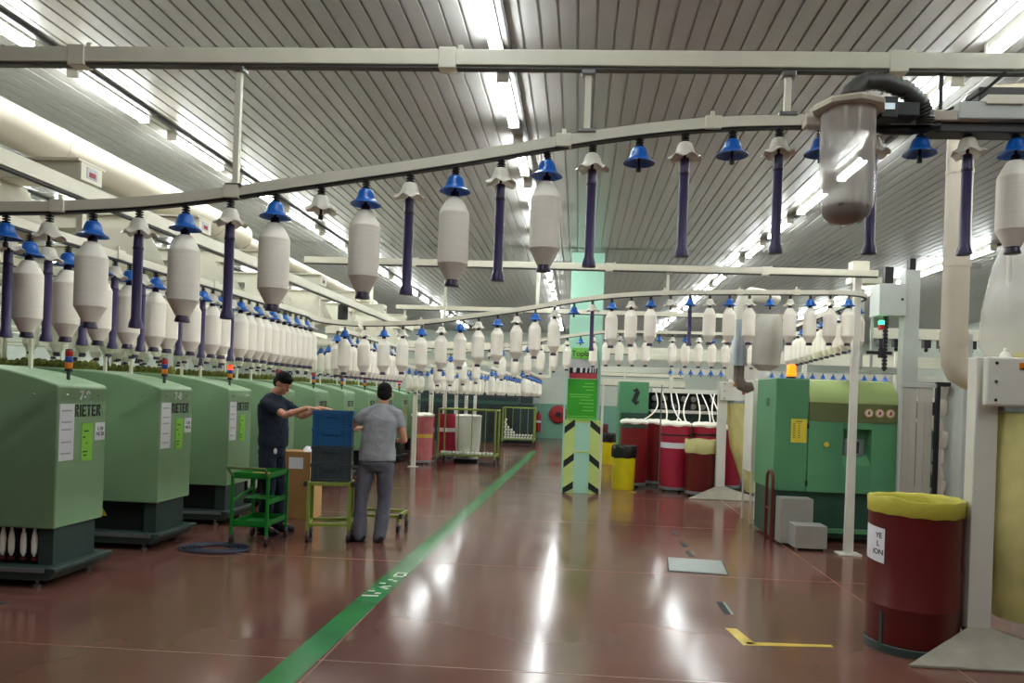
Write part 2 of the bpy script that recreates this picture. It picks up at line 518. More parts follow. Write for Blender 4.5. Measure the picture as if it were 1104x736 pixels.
# rail A along the aisle on the left, rails 1..3 across the aisle
rad = .4
p1 = arc(XA + rad, Y1 + rad, rad, PI, PI * 1.5)[::1]
path1 = [(x / 20, Y1, smooth_tab(T1, x / 20)) for x in range(-70, 54)]
rail_thing(path1, 'cream rail rising across the aisle in front, closest to the viewer', [(x, Y1, smooth_tab(T1, x), 'x') for x in (-2.42, -1.6, -.1, .55, .98, 1.6)])
pathA = [(XA, y / 10, 2.37 if y < 42 else 2.36) for y in range(34, 77)] + [(x, y, smooth_tab(T2, x) + .03 * (1 - i / 8)) for i, (x, y) in enumerate(arc(XA + rad, Y2 - rad, rad, PI, PI / 2))]
rail_thing(pathA, 'cream rail along the spinning frame ends carrying a dense row of bobbins', [(XA, y, 2.365, 'y') for y in (4.4, 5.6, 6.8)])
path2 = [(x / 20, Y2, smooth_tab(T2, x / 20)) for x in range(-48, 55)] + [(x, y, smooth_tab(T2, x)) for x, y in arc(XB - rad, Y2 + rad, rad, -PI / 2, 0)] + [(XB, y / 10, 2.81 - .09 * (y - 85) / 33) for y in range(86, 119)]
rail_thing(path2, 'cream rail crossing the aisle beyond the two workers, turning beside the white post', [(x, Y2, smooth_tab(T2, x), 'x') for x in (-1.75, -.3, .9, 1.7, 2.3)])
pathB = [(XA, y / 10, 2.30) for y in range(86, 119)] + [(x, y, 2.29) for x, y in arc(XA + rad, Y3 - rad, rad, PI, PI / 2)]
rail_thing(pathB, 'cream rail continuing along the frame ends behind the workers', [(XA, y, 2.30, 'y') for y in (9.4, 10.8)])
path3 = [(x / 20, Y3, smooth_tab(T3, x / 20)) for x in range(-48, 64)]
rail_thing(path3, 'cream rail crossing the aisle in front of the mint pillar', [(x, Y3, smooth_tab(T3, x), 'x') for x in (-1.2, .2, 1.4)])

S1 = [(-2.68, 0, ''), (-2.47, 1, ''), (-2.26, 0, 'b'), (-2.04, 1, 't'), (-1.82, 0, 'b'), (-1.61, 1, 't'), (-1.40, 0, 'b'), (-1.19, 1, ''), (-.985, 0, 'b'), (-.785, 1, 't'), (-.58, 0, 'b'),
      (-.375, 1, 't'), (-.17, 0, 'b'), (.03, 1, 't'), (.235, 0, ''), (.435, 1, 't'), (.64, 0, ''), (.84, 1, 't'), (1.02, 0, ''), (1.24, 1, 't'), (1.44, 0, ''), (1.64, 1, 't'), (1.84, 0, 'b'), (2.04, 1, 't')]
for i, (x, w, it) in enumerate(S1):
    hang(x, Y1, smooth_tab(T1, x), w, it, 0, i, 'from the left on the front rail')
S2 = 'bbbbbbbbbbb' 'bt' 'bbb' 'eteb' 
xs2 = [-2.6, -2.38, -2.16, -1.95, -1.74, -1.52, -1.31, -1.11, -.9, -.69, -.49, -.28, -.07, .13, .34, .55, .76, .97, 1.18, 1.39, 1.6, 1.81, 2.03, 2.24, 2.45, 2.66, 2.85]
it2 = list('bbbbbbbbbbbb') + ['', 't', 'b', 'b', 'b', '', 't', 'b', 'b', 'b', '', 'b', 'b', 'b', 'b']
for i, x in enumerate(xs2):
    hang(x, Y2, smooth_tab(T2, x), i % 2, it2[i], 0, i, 'from the left, rail beyond the workers')
xs3 = [-2.33 + .2135 * i for i in range(25)]
for i, x in enumerate(xs3):
    hang(x, Y3, smooth_tab(T3, x), (i + 1) % 2, '' if i in (4, 11, 17) else 'b', 1, i, 'from the left, rail before the pillar')
rowA = ((3.53, 't'), (3.67, 'b'), (3.81, 't'), (3.96, 'b'), (4.1, 't'), (4.24, 'b'), (4.38, 't'), (4.53, 'b'), (4.67, 't'), (4.82, 'b'), (4.98, 'b'), (5.13, 't'), (5.29, 'b'), (5.45, 't'), (5.6, 'b'), (5.76, 'b'), (5.92, 't'), (6.08, 'b'), (6.24, 'b'), (6.4, 'b'), (6.56, 'b'))
for i, (y, it) in enumerate(rowA):
    hang(XA, y, 2.365, (i + 1) % 2, it, 0, i, 'from front on rail along frame ends')
for i in range(8):
    hang(XA, 6.73 + .142 * i, 2.36, i % 2, 'b', 0, i, 'of close-packed stretch above navy worker')
for i in range(17):
    hang(XA, 8.6 + .2 * i, 2.30, i % 2, 'b', 1, i, 'from front on rail behind the workers')
for i in range(14):
    hang(XB, 8.62 + .21 * i, 2.80 - .02 * i / 3, i % 2, 'b', 1, i, 'from front on rail past white post')

def beam(x0, x1, Y, z, label, joints, rods, zr):
    t = thing('overhead_beam', (0, 0, 0), label, 'beam', 'beams across the aisle', kind='thing')
    MB().box(x0, Y - .03, z + .012, x1, Y + .03, z + .082).build('beam_body', 'rail', t, 0, .004)
    MB().box(x0, Y - .02, z, x1, Y + .02, z + .012).build('beam_channel', 'slot' if 0 else 'hose', t, 0)
    for x in joints:
        MB().box(x - .04, Y - .034, z - .004, x + .04, Y + .034, z + .09).box(x + .045, Y - .03, z + .08, x + .07, Y + .01, z + .1).build('joint_sleeve', 'rail', t, 0, .004)
    for x in rods:
        zb = zr(x) + .056
        r = MB().box(x - .014, Y - .012, zb, x + .014, Y + .012, z).build('hanger_rod', 'rail', t, 0, .003)
        MB().box(x - .04, Y - .03, zb - .004, x + .04, Y + .03, zb + .012).build('clamp', 'steel', r, 0, .003)
        MB().box(x - .03, Y - .025, z - .02, x + .03, Y + .025, z).build('clamp', 'steel', r, 0, .003)
    return t
beam(-3.3, 4.2, Y1, 3.07, 'cream beam spanning the aisle just under the ceiling in front', (-2.35, -.63, 1.33), (-1.59, .0, .87), lambda x: smooth_tab(T1, x))
beam(-3.14, 3.2, Y2 + .15, 3.03, 'cream beam spanning the aisle from white post beyond the workers', (-1.9, .3, 2.0), (-1.52, .95), lambda x: smooth_tab(T2, x) - .02)
beam(-3.1, 3.4, Y3 + .15, 3.0, 'cream beam spanning the aisle just in front of the pillar', (-1.0, 1.5), (-2.95,), lambda x: 2.32)

# white post at the right end of the second beam
t = thing('support_post', (3.03, 8.36, 0), 'tall tapering white post carrying the beam in front of the green cabinet', 'post', kind='thing')
MB().loft([(0, 0, .02), (0, 0, 1.7), (0, 0, 3.16)], [(.088, .06), (.062, .05), (.058, .05)], 4, ref=(1, 1, 0)).build('column', 'white', t, 20, .004)
MB().box(-.12, -.09, 0, .12, .09, .02).build('foot_plate', 'white', t, 0, .004)
MB().box(-.08, -.07, 3.1, .1, .07, 3.22).build('head_bracket', 'rail', t, 0, .004)

# ------------------------------------------------------------------ spinning frames (left row)
FX, FY0, FP, FW = -4.04, 5.56, 1.425, .6
prof = [(0, .45), (0, 1.565), (-.02, 1.585), (-.2, 1.635), (-.42, 1.685), (-.7, 1.72), (-1.1, 1.74), (-1.5, 1.745), (-1.5, .45)]
me_cab = MB().prism(prof, 'y', 0, FW).mesh('cabinet', 'mgreen', 25)
me_base = MB().box(-1.5, .12, .1, -.03, FW - .06, .45).box(-.15, .04, .1, -.03, .12, .45).box(-10, .14, .1, -1.5, FW - .14, .38).mesh('base', 'mdark', 0)
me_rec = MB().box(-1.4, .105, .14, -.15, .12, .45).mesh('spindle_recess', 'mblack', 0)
me_plinth = MB().prism([(-10, .06), (-10, .13), (-10, .16), (.06, .16), (.06, .13), (.0, .06)], 'y', -.06, FW + .06).mesh('plinth', 'mdark', 0)
me_rail2 = MB().box(-10, -.075, .125, -.02, -.06, .155).mesh('doffing_rail', 'galv', 0)
me_foot = MB().lathe([(.03, 0), (.03, .02), (.012, .025), (.012, .07)], n=12).mesh('levelling_foot', 'steel')
me_body = MB().box(-10, .1, .38, -1.5, FW - .1, 1.25).box(-10, .22, 1.25, -1.5, FW - .22, 1.55).mesh('long_body', 'mgreen', 0)
me_clear = MB().box(-9.8, .03, 1.73, -.7, .07, 1.765)
for q in range(130):
    me_clear.lathe([(.025, 1.75), (.034, 1.77), (.03, 1.79 + .03 * random.random()), (.008, 1.8 + .04 * random.random())], c=(-.75 - .069 * q + .02 * random.random(), .05, 0), n=7)
me_clear = me_clear.mesh('clearer_row', 'yellowgreen', 0)
me_screw = MB().ball((0, 0, 0), (.012, .012, .012), 10, 6).mesh('screw', 'steel')
me_post = MB().box(-.013, -.013, 0, .013, .013, .85).mesh('creel_post', 'rail', 0)
me_creel = MB().box(-9.8, .1, 2.40, -.3, .14, 2.43).box(-9.8, FW - .14, 2.40, -.3, FW - .1, 2.43).box(-9.8, .28, 2.48, -.3, .34, 2.52).mesh('creel_rails', 'rail', 0)
me_cop = MB().lathe([(.008, 0), (.012, .01), (.02, .03), (.0225, .06), (.0225, .13), (.018, .17), (.011, .2), (.009, .225)], n=16).mesh('cop', 'yarn')
me_copb = MB().lathe([(.022, -.03), (.022, -.015), (.012, -.012), (.012, .0)], n=14).mesh('spindle_base', 'drumred')
RX = (PI / 2, 0, PI / 2)
def stencil(parent, loc, s, name='maker_lettering'):
    """block letters R I E T E R cut by stencil gaps, lying in the local y-z plane facing +x"""
    b = MB()
    def bar(x0, z0, x1, z1):
        b.box(0, x0 * s, z0 * s, .002, x1 * s, z1 * s)
    x = 0.
    for ch in 'RIETER':
        if ch == 'R':
            for q in ([(0, 0), (.16, 0), (.16, 1), (0, 1)], [(.22, .55), (.5, .62), (.5, .95), (.4, 1), (.22, 1), (.22, .84), (.34, .84), (.34, .68), (.22, .68)], [(.22, .5), (.36, .5), (.54, 0), (.38, 0)]):
                b.prism([((x + a) * s, z * s) for a, z in q], 'x', 0, .002)
            x += .66
        elif ch == 'I':
            bar(x, 0, x + .16, 1)
            x += .28
        elif ch == 'E':
            bar(x, 0, x + .16, 1)
            bar(x + .21, .82, x + .5, 1)
            bar(x + .21, .42, x + .42, .58)
            bar(x + .21, 0, x + .5, .18)
            x += .62
        elif ch == 'T':
            bar(x, .82, x + .5, 1)
            bar(x + .17, 0, x + .33, .78)
            x += .62
    return b.build(name, 'ink', parent, 0, loc=loc, label='black maker name lettering')
def signal(parent, loc, lit):
    s = MB().cyl((0, 0, 0), (0, 0, .1), .014, n=12).build('signal_tower', 'mdark', parent, loc=loc)
    MB().lathe([(.028, .09), (.03, .095), (.03, .11), (.028, .115)], n=16).build('collar', 'dark', s)
    for nm, m, z in (('orange_lens', 'orange', .115), ('blue_lens', 'bluelens', .165), ('red_lens', 'redlit' if lit == 'red' else 'red', .215)):
        MB().lathe([(.027, z), (.029, z + .004), (.029, z + .044), (.027, z + .049)], n=16).build(nm, m, s)
    MB().lathe([(.028, .265), (.026, .272), (.012, .278)], n=16).build('lens_cap', 'dark', s)
    return s
NOTES = ['closest to the viewer, marked 7-9', 'second in the row, behind frame 7-9', 'third in the row, behind the green trolley, red lamp lit', 'fourth in the row, behind the navy worker', 'fifth in the row, behind the blue crates',
         'sixth in the row, between crates and grey worker', 'seventh in the row, behind the grey worker', 'eighth in the row, behind the grey worker', 'ninth in the row, just past the grey worker', 'tenth and last in the row']
for i in range(10):
    t = thing('spinning_frame', (FX, FY0 + FP * i, 0), 'green spinning frame ' + NOTES[i], 'machine', 'spinning frames in the left row')
    link('cabinet', me_cab, t, .012)
    link('base', me_base, t)
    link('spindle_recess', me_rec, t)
    link('plinth', me_plinth, t, .006)
    link('doffing_rail', me_rail2, t)
    for x, y in ((-.12, .0), (-.12, FW), (-1.3, .0)):
        link('levelling_foot', me_foot, t, loc=(x, y, 0))
    link('long_body', me_body, t)
    link('clearer_row', me_clear, t)
    link('creel_rails', me_creel, t)
    for x, y in ((-.65, .12), (-.62, .5), (-1.7, .12), (-2.9, .12), (-1.75, .5), (-4.2, .12)):
        link('creel_post', me_post, t, loc=(x, y, 1.6 if x > -1 else 1.55))
    for y in (.1, FW - .12):
        link('screw', me_screw, t, loc=(.0, y, 1.5))
    link('screw', me_screw, t, loc=(-.2, 0, 1.5))
    signal(t, (-.16, FW * .55, 1.6), 'red' if i in (2, 8) else '')
    stencil(t, (.001, .19, 1.325), .098)
    if i < 3:
        MB().box(0, .02, .98, .003, .19, 1.43).build('paper_strip', 'paper', t, 0, label='long white paper sheets taped one below another')
        g = MB()
        for z in (1.37, 1.28, 1.22, 1.12, 1.03):
            g.box(.003, .04, z, .0036, .16, z + .012)
        g.build('paper_lettering', 'inkgrey', t, 0)
        n_ = MB().box(0, .285, .96, .004, .42, 1.27).build('green_note', 'notegreen', t, 0, label='bright green paper note')
        g = MB()
        for z, a, b_ in ((1.2, .31, .37), (1.15, .30, .33), (1.1, .34, .36), (1.03, .3, .36), (1.0, .31, .35)):
            g.box(.004, a, z, .0046, b_, z + .01)
        g.build('note_lettering', 'ink', n_, 0)
    if i < 2:
        n_ = MB().box(0, .45, 1.12, .004, .58, 1.27).build('white_note', 'paper', t, 0, label='small white note with printed text')
        text('note_lettering', '1.50\nNE30' if i == 0 else '1.50\nNE36', .045, 'ink', n_, (.005, .515, 1.195), RX)
        text('frame_number', '7-9' if i == 0 else '7-8', .1, 'paper', t, (.003, .31, 1.495), RX, bold=.003, label='white frame number painted above the lettering')
    if i > 3:
        MB().box(0, .24, 1.12, .004, .34, 1.28).build('yellow_note', 'liner', t, 0, label='small yellow note')
    if 0 < i < 3:
        MB().prism([(-.62, .3), (-.54, .3), (-.58, .37)], 'y', .055, .06).build('warning_label', 'yellow', t, 0, label='small yellow warning triangle')
for q, (x, lab) in enumerate(((-.19, 'nearest the plinth corner'), (-.28, 'second from the plinth corner'), (-.38, 'third from the plinth corner'), (-.45, 'fourth from the plinth corner'))):
    t = thing('yarn_cop', (FX + x, FY0 + .05, .19), 'slim white yarn cop on a red spindle of frame 7-9, ' + lab, 'cop', 'cops on the front spinning frame')
    link('cop', me_cop, t, loc=(0, 0, .03))
    link('spindle_base', me_copb, t, loc=(0, 0, .03))
for q, (x, lab) in enumerate(((-.30, 'nearest the plinth end'), (-.39, 'in the middle of three'), (-.48, 'last of three'))):
    t = thing('yarn_cop', (FX + x, FY0 + 3 * FP + .05, .19), 'slim white yarn cop seen through the green trolley, ' + lab, 'cop', 'cops on the fourth spinning frame')
    link('cop', me_cop, t, loc=(0, 0, .03))
    link('spindle_base', me_copb, t, loc=(0, 0, .03))
# bobbins in the creels above the frames
for i in range(1, 9):
    nb = {1: 5, 2: 8, 3: 9}.get(i, 4)
    for j, dy in enumerate((.12, .5)):
        for k in range(nb):
            hang(FX - .35 - .27 * k, FY0 + FP * i + dy, 2.40, (k + j) % 2, 't' if (i * 7 + k * 3 + j) % 9 == 0 else 'b', 1, k, 'from aisle, %s creel line of %s frame' % (('front', 'rear')[j], ORD[i]))

# ------------------------------------------------------------------ suction arms, long beams and ducts above the frames
me_arm = MB().box(-7, -.1, 0, 0, .1, .11).mesh('arm_box', 'rail', 0)
me_lip = MB().box(-7, -.13, .11, .0, .13, .125).mesh('arm_lid', 'rail', 0)
me_lab = MB().box(0, -.05, .025, .004, .05, .09).mesh('end_label', 'signgrey', 0)
me_lab2 = MB().box(.004, -.03, .035, .006, .03, .065).mesh('label_mark', 'redlabel', 0)
me_fan = MB().prism([(-.9, 0), (-.55, 0), (-.38, -.32), (-.55, -.36), (-.9, -.36)], 'y', -.16, .16).mesh('hopper', 'rail', 0)
me_mot = MB().lathe([(.06, -.13), (.07, -.12), (.07, .06), (.05, .08)], n=18).mesh('motor', 'dark')
for i in range(8):
    y = 4.5 + FP * i
    t = thing('suction_arm', (-3.1, y, 2.86), 'cream suction duct arm with red end label, %s from the front over the frames' % ORD[i], 'duct arm', 'suction arms above the spinning frames', kind='thing')
    link('arm_box', me_arm, t, .004)
    link('arm_lid', me_lip, t)
    l = link('end_label', me_lab, t, label='white end plate')
    link('label_mark', me_lab2, l, label='red printed mark')
    link('hopper', me_fan, t)
    if i in (1, 4):
        link('motor', me_mot, t, loc=(-.22, .02, -.13))
    MB().box(-.08, -.02, -.42, -.04, .02, 0).build('drop_post', 'rail', t, 0)
t = thing('longitudinal_beam', (0, 0, 0), 'long cream beam running over the frame ends above the bobbin row', 'beam', kind='thing')
MB().box(-3.13, 1.5, 2.74, -3.06, 13.5, 2.83).build('beam_body', 'rail', t, 0, .004)
MB().box(-3.115, 1.5, 2.73, -3.075, 13.5, 2.74).build('beam_channel', 'hose', t, 0)
t = thing('longitudinal_beam', (0, 0, 0), 'second long cream beam farther over the spinning frames', 'beam', kind='thing')
MB().box(-5.6, 1.5, 2.72, -5.53, 16, 2.8).build('beam_body', 'rail', t, 0, .004)
MB().box(-5.585, 1.5, 2.71, -5.545, 16, 2.72).build('beam_channel', 'hose', t, 0)
t = thing('air_duct', (-4.42, 0, 3.56), 'fat cream air duct under the ceiling over the spinning frames', 'duct', kind='thing')
MB().loft([(0, .5, 0), (0, 9.2, 0), (0, 9.36, 0), (0, 9.46, -.01), (0, 9.52, -.02)], [.165, .165, .155, .11, .04], 28).build('duct_pipe', 'duct', t)
for y in (2.5, 5.9, 8.6):
    MB().loft([(0, y, 0), (0, y + .05, 0)], [.17, .17], 28).build('duct_band', 'duct', t)
t = thing('air_duct', (-4.4, 9.6, 3.5), 'thin cream air duct continuing beyond the fat duct', 'duct', kind='thing')
MB().loft([(0, -.2, 0), (0, 6, -.05)], [.09, .09], 20).build('duct_pipe', 'duct', t)
for y in (1.2, 3.4):
    MB().loft([(0, y, -.02), (0, y + .05, -.02)], [.095, .095], 20).build('duct_band', 'duct', t)

# ------------------------------------------------------------------ pillar with sign
t = thing('pillar', (.105, 12.7, 0), 'mint square pillar wearing black and lime warning chevrons', 'pillar', kind='structure')
MB().box(-.28, 0, 0, .28, .55, ZC).build('pillar_shaft', 'pillar', t, 0, .006)
w = .305
MB().box(-w, -.06, 0, -.13, -.01, 1.2).build('lime_board', 'stripe', t, 0, .003)
MB().box(.13, -.06, 0, w, -.01, 1.2).build('lime_board', 'stripe', t, 0, .003)
MB().box(-.13, -.045, 0, .13, -.01, 1.2).build('centre_board', 'pillar', t, 0, .003)
MB().box(-w, -.058, 1.2, w, -.01, 1.24).box(-.13, -.058, .69, .13, -.04, .715).build('ledge', 'stripe', t, 0, .003)
for z in (-.04, .42, 1.0):
    for sx in (-1, 1):
        q = [(sx * w, max(0, z)), (sx * .13, z + .14), (sx * .13, z + .26), (sx * w, z + .12)]
        if z < 0:
            q = [(sx * .27, 0), (sx * .13, .08), (sx * .13, .2), (sx * w, .08), (sx * w, 0)]
        MB().prism(q, 'y', -.062, -.0595).build('black_chevron', 'ink', t, 0)
MB().box(-.335, -.03, 0, -.305, .03, 1.95).build('edge_strip', 'pillar', t, 0, .003)
MB().box(.305, -.03, 0, .345, .03, 1.95).build('edge_strip', 'white', t, 0, .003)
t = thing('wall_sign', (.08, 12.63, 1.22), 'tall green notice board with text lines fixed to the pillar', 'sign')
MB().box(-.25, 0, .02, .25, .03, .72).build('green_panel', 'signgreen', t, 0, .002)
g = MB()
for z, a, b_ in ((.64, .04, .2), (.585, .0, .2), (.53, .06, .2), (.45, -.22, .18), (.41, -.2, .14), (.36, -.02, .2), (.3, -.06, .2), (.24, .02, .2), (.18, .0, .2), (.08, -.22, .22)):
    g.box(a, -.002, z, b_, 0, z + .014)
g.build('text_lines', 'signlime', t, 0)
MB().box(-.25, -.002, .02, .25, 0, .06).build('bottom_band', 'signlime', t, 0)
MB().box(-.25, 0, .72, .25, .03, 1.05).build('picture_panel', 'signgrey', t, 0, .002)
MB().box(-.23, -.002, .73, .24, 0, .82).build('red_picture', 'signred', t, 0)
MB().box(-.23, -.003, .82, .24, 0, .91).build('black_picture_band', 'ink', t, 0)
for x, w_ in ((-.17, .06), (-.05, .045), (.04, .035), (.11, .03), (.16, .02), (.2, .015)):
    MB().prism([(x, .83), (x + w_ * .8, .83), (x + w_, .915), (x, .915)], 'y', -.005, -.003).build('white_tooth', 'paper', t, 0)
MB().box(-.2, .0, 1.06, .2, .03, 1.25).build('header_panel', 'signlime', t, 0, .002)
text('header_lettering', 'Toplan', .13, 'ink', t, (-.02, -.002, 1.15), (PI / 2, 0, 0), bold=.001)

# ------------------------------------------------------------------ right side: green headstock machine
GX, GY = 2.36, 9.0
t = thing('roving_machine', (GX, GY, 0), 'green machine cabinet with rounded olive top and orange beacon behind the white post', 'machine')
MB().box(0, 0, .6, .39, .92, 1.94).build('side_cabinet', 'rgreen', t, 0, .01)
MB().box(.01, .03, .03, .39, .9, .6).build('cabinet_base', 'dgreen', t, 0, .006)
MB().box(.39, .06, .05, 1.42, 1.0, .6).build('door_base', 'dgreen', t, 0, .006)
MB().box(.39, .0, .12, 1.42, .05, .17).build('kick_rail', 'rgreen', t, 0)
d = MB().box(.395, .0, .6, .80, 1.0, 1.44).box(1.13, .0, .6, 1.42, 1.0, 1.44).box(.80, 0, .6, 1.13, 1.0, .94).box(.80, 0, 1.36, 1.13, 1.0, 1.44).box(.80, .14, .94, 1.13, 1.0, 1.36).build('door', 'rgreen', t, 0, .003)
MB().prism([(0, .94), (.14, 1.06), (.14, .94)], 'x', .8, 1.13).build('recess_slope', 'rgreen', d, 0)
s = MB().box(.85, .1, 1.04, 1.08, .14, 1.24).build('screen_bezel', 'galv', d, 0, .004)
MB().box(.885, .095, 1.07, 1.02, .1, 1.21).build('screen', 'screen', s, 0)
k = MB().lathe([(.022, 0), (.022, .02), (.03, .024), (.03, .034), (.01, .036)], n=18).build('lock_button', 'paintyellow', d, label='round brass lock button')
k.location = (.60, 0, 1.17)
k.rotation_euler = (PI / 2, 0, 0)
for z in (1.38, .7):
    MB().box(.375, -.012, z - .03, .4, .01, z + .03).build('hinge', 'dark', d, 0, .003)
MB().box(.395, -.005, 1.44, 1.42, 1.0, 1.665).build('badge_band', 'olivedark', t, 0, .004)
pr = [(-.005, 1.667)] + [(-.005 + .42 * (1 - math.cos(a)), 1.667 + .285 * math.sin(a)) for a in [PI / 2 * q / 10 for q in range(1, 11)]] + [(1.0, 1.952), (1.0, 1.667)]
MB().prism(pr, 'x', .395, 1.42).build('rounded_cover', 'olive', t, 30)
for q in range(3):
    b_ = MB().lathe([(.052, 0), (.052, .006), (.044, .008), (.044, .004)], n=24).build('round_badge', 'cardside', t, label='small round badge')
    b_.location = (1.085 + .125 * q, -.005, 1.56)
    b_.rotation_euler = (PI / 2, 0, 0)
    e = MB().lathe([(.04, .004), (.04, .0065)], n=20).prism([(-.015, -.02), (.012, -.02), (.016, .02), (-.006, .024)], 'z', .0066, .008, 1).build('badge_disc', ['white', 'redlabel'], b_)
n_ = MB().box(.19, -.004, 1.18, .375, 0, 1.46).build('yellow_notice', 'noticeyellow', t, 0, label='yellow notice with small text')
g = MB()
for q in range(7):
    g.box(.21, -.005, 1.4 - .028 * q, .24, -.004, 1.41 - .028 * q)
    g.box(.275, -.005, 1.4 - .028 * q, .295, -.004, 1.41 - .028 * q)
g.box(.24, -.005, 1.425, .32, -.004, 1.437)
g.build('notice_print', 'olivedark', n_, 0)
b_ = MB().lathe([(.06, 0), (.06, .03), (.05, .035)], n=20).build('beacon_base', 'dark', t, loc=(.24, .25, 1.94))
MB().lathe([(.052, .03), (.056, .05), (.054, .16), (.046, .175), (.02, .18)], n=20).build('beacon_lens', 'orangelit', b_)
MB().box(-.003, .3, 1.6, 0, .42, 1.7).build('side_label', 'dgreen', t, 0)
t3 = thing('white_stand', (2.36, 10.15, 0), 'narrow white stand on thin legs just behind the green cabinet side', 'stand')
MB().box(0, 0, .7, .2, .5, 1.95).build('stand_body', 'white', t3, 0, .008)
for x, y in ((.015, .015), (.185, .015), (.015, .485), (.185, .485)):
    MB().box(x - .012, y - .012, 0, x + .012, y + .012, .7).build('leg', 'white', t3, 0)
MB().box(.0, -.0, .3, .2, .012, .325).build('leg_brace', 'white', t3, 0)
t2 = thing('handrail', (2.26, 8.62, 0), 'dark red tubular handrail loop standing beside the metal steps', 'handrail')
pa = [(0, 0, 0), (0, 0, .75)] + [(0, .13 - .13 * math.cos(a), .75 + .11 * math.sin(a)) for a in [PI * q / 8 for q in range(1, 8)]] + [(0, .26, .75), (0, .26, 0)]
MB().loft(pa, [.019] * len(pa), 12, ref=(1, 0, 0)).build('rail_loop', 'drumred', t2)
MB().loft([(0, 0, .42), (0, .26, .42)], [.013] * 2, 10).build('cross_bar', 'drumred', t2)
t2 = thing('step_block', (2.39, 8.45, 0), 'two-step block of grey tread plate before the green cabinet', 'steps')
def tread_block(x0, y0, z0, x1, y1, z1, nm):
    b = MB().box(x0, y0, z0, x1, y1, z1)
    p_ = .032
    for i in range(int((x1 - x0 - .02) / p_)):
        for zz, span, top in ((z1, y1 - y0, True), (y0, z1 - z0, False)):
            for j in range(int((span - .02) / p_)):
                ang = PI / 4 if (i + j) % 2 else -PI / 4
                cx_ = x0 + .025 + p_ * i
                if top:
                    mt_ = Matrix.Translation((cx_, y0 + .025 + p_ * j, z1)) @ Matrix.Rotation(ang, 4, 'Z')
                    b.box(-.012, -.0035, 0, .012, .0035, .0025, mtx=mt_)
                else:
                    mt_ = Matrix.Translation((cx_, y0, z0 + .025 + p_ * j)) @ Matrix.Rotation(ang, 4, 'Y')
                    b.box(-.012, -.0025, -.0035, .012, 0, .0035, mtx=mt_)
    return b.build(nm, 'tread', t2, 0)
tread_block(.09, 0, .03, .44, .26, .28, 'lower_step')
tread_block(0, .26, .03, .36, .5, .545, 'upper_step')
for x, y in ((.11, .02), (.42, .02), (.02, .48), (.34, .48)):
    MB().lathe([(.015, 0), (.015, .03)], n=10).build('step_foot', 'steel', t2, loc=(x, y, 0))

# pneumatic duct, grey cloth bag near the rail end
t = thing('filter_bag', (2.1, 8.5, 2.0), 'hanging grey cloth filter bag beside a silver pipe above the green cabinet', 'filter bag', kind='thing')
MB().loft([(0, 0, .0), (.0, 0, .06), (.01, 0, .3), (0, 0, .56), (0, 0, .62)], [(.07, .06), (.15, .12), (.165, .13), (.16, .13), (.12, .1)], 28, ref=(1, 0, 0), wob=lambda i, a: .05 * math.sin(5 * a + i)).build('bag', 'greybag', t)
MB().box(-.18, -.05, .6, .2, .05, .63).build('bag_bar', 'rail', t, 0, .004)
t = thing('silver_pipe', (1.83, 8.6, 2.0), 'silver pipe with white elbow above and brown elbow below, beside grey bag', 'pipe', kind='thing')
MB().cyl((0, 0, .06), (0, 0, .55), .085, n=22).build('pipe_body', 'galv', t)
MB().cyl((0, 0, .05), (0, 0, .075), .09, n=22).cyl((0, 0, .54), (0, 0, .57), .09, n=22).build('pipe_flange', 'galv', t)
MB().loft([(0, 0, .56), (0, 0, .72), (.03, 0, .82), (.12, .05, .88), (.3, .3, .9), (.6, .9, .95)], [.08] * 6, 20).build('white_elbow', 'white', t, label='white bent upper pipe')
MB().loft([(0, 0, .06), (0, 0, -.1), (.03, 0, -.17), (.1, 0, -.2), (.16, 0, -.18)], [.06, .06, .065, .065, .05], 18).build('lower_elbow', 'dust', t, label='brown-grey lower elbow')

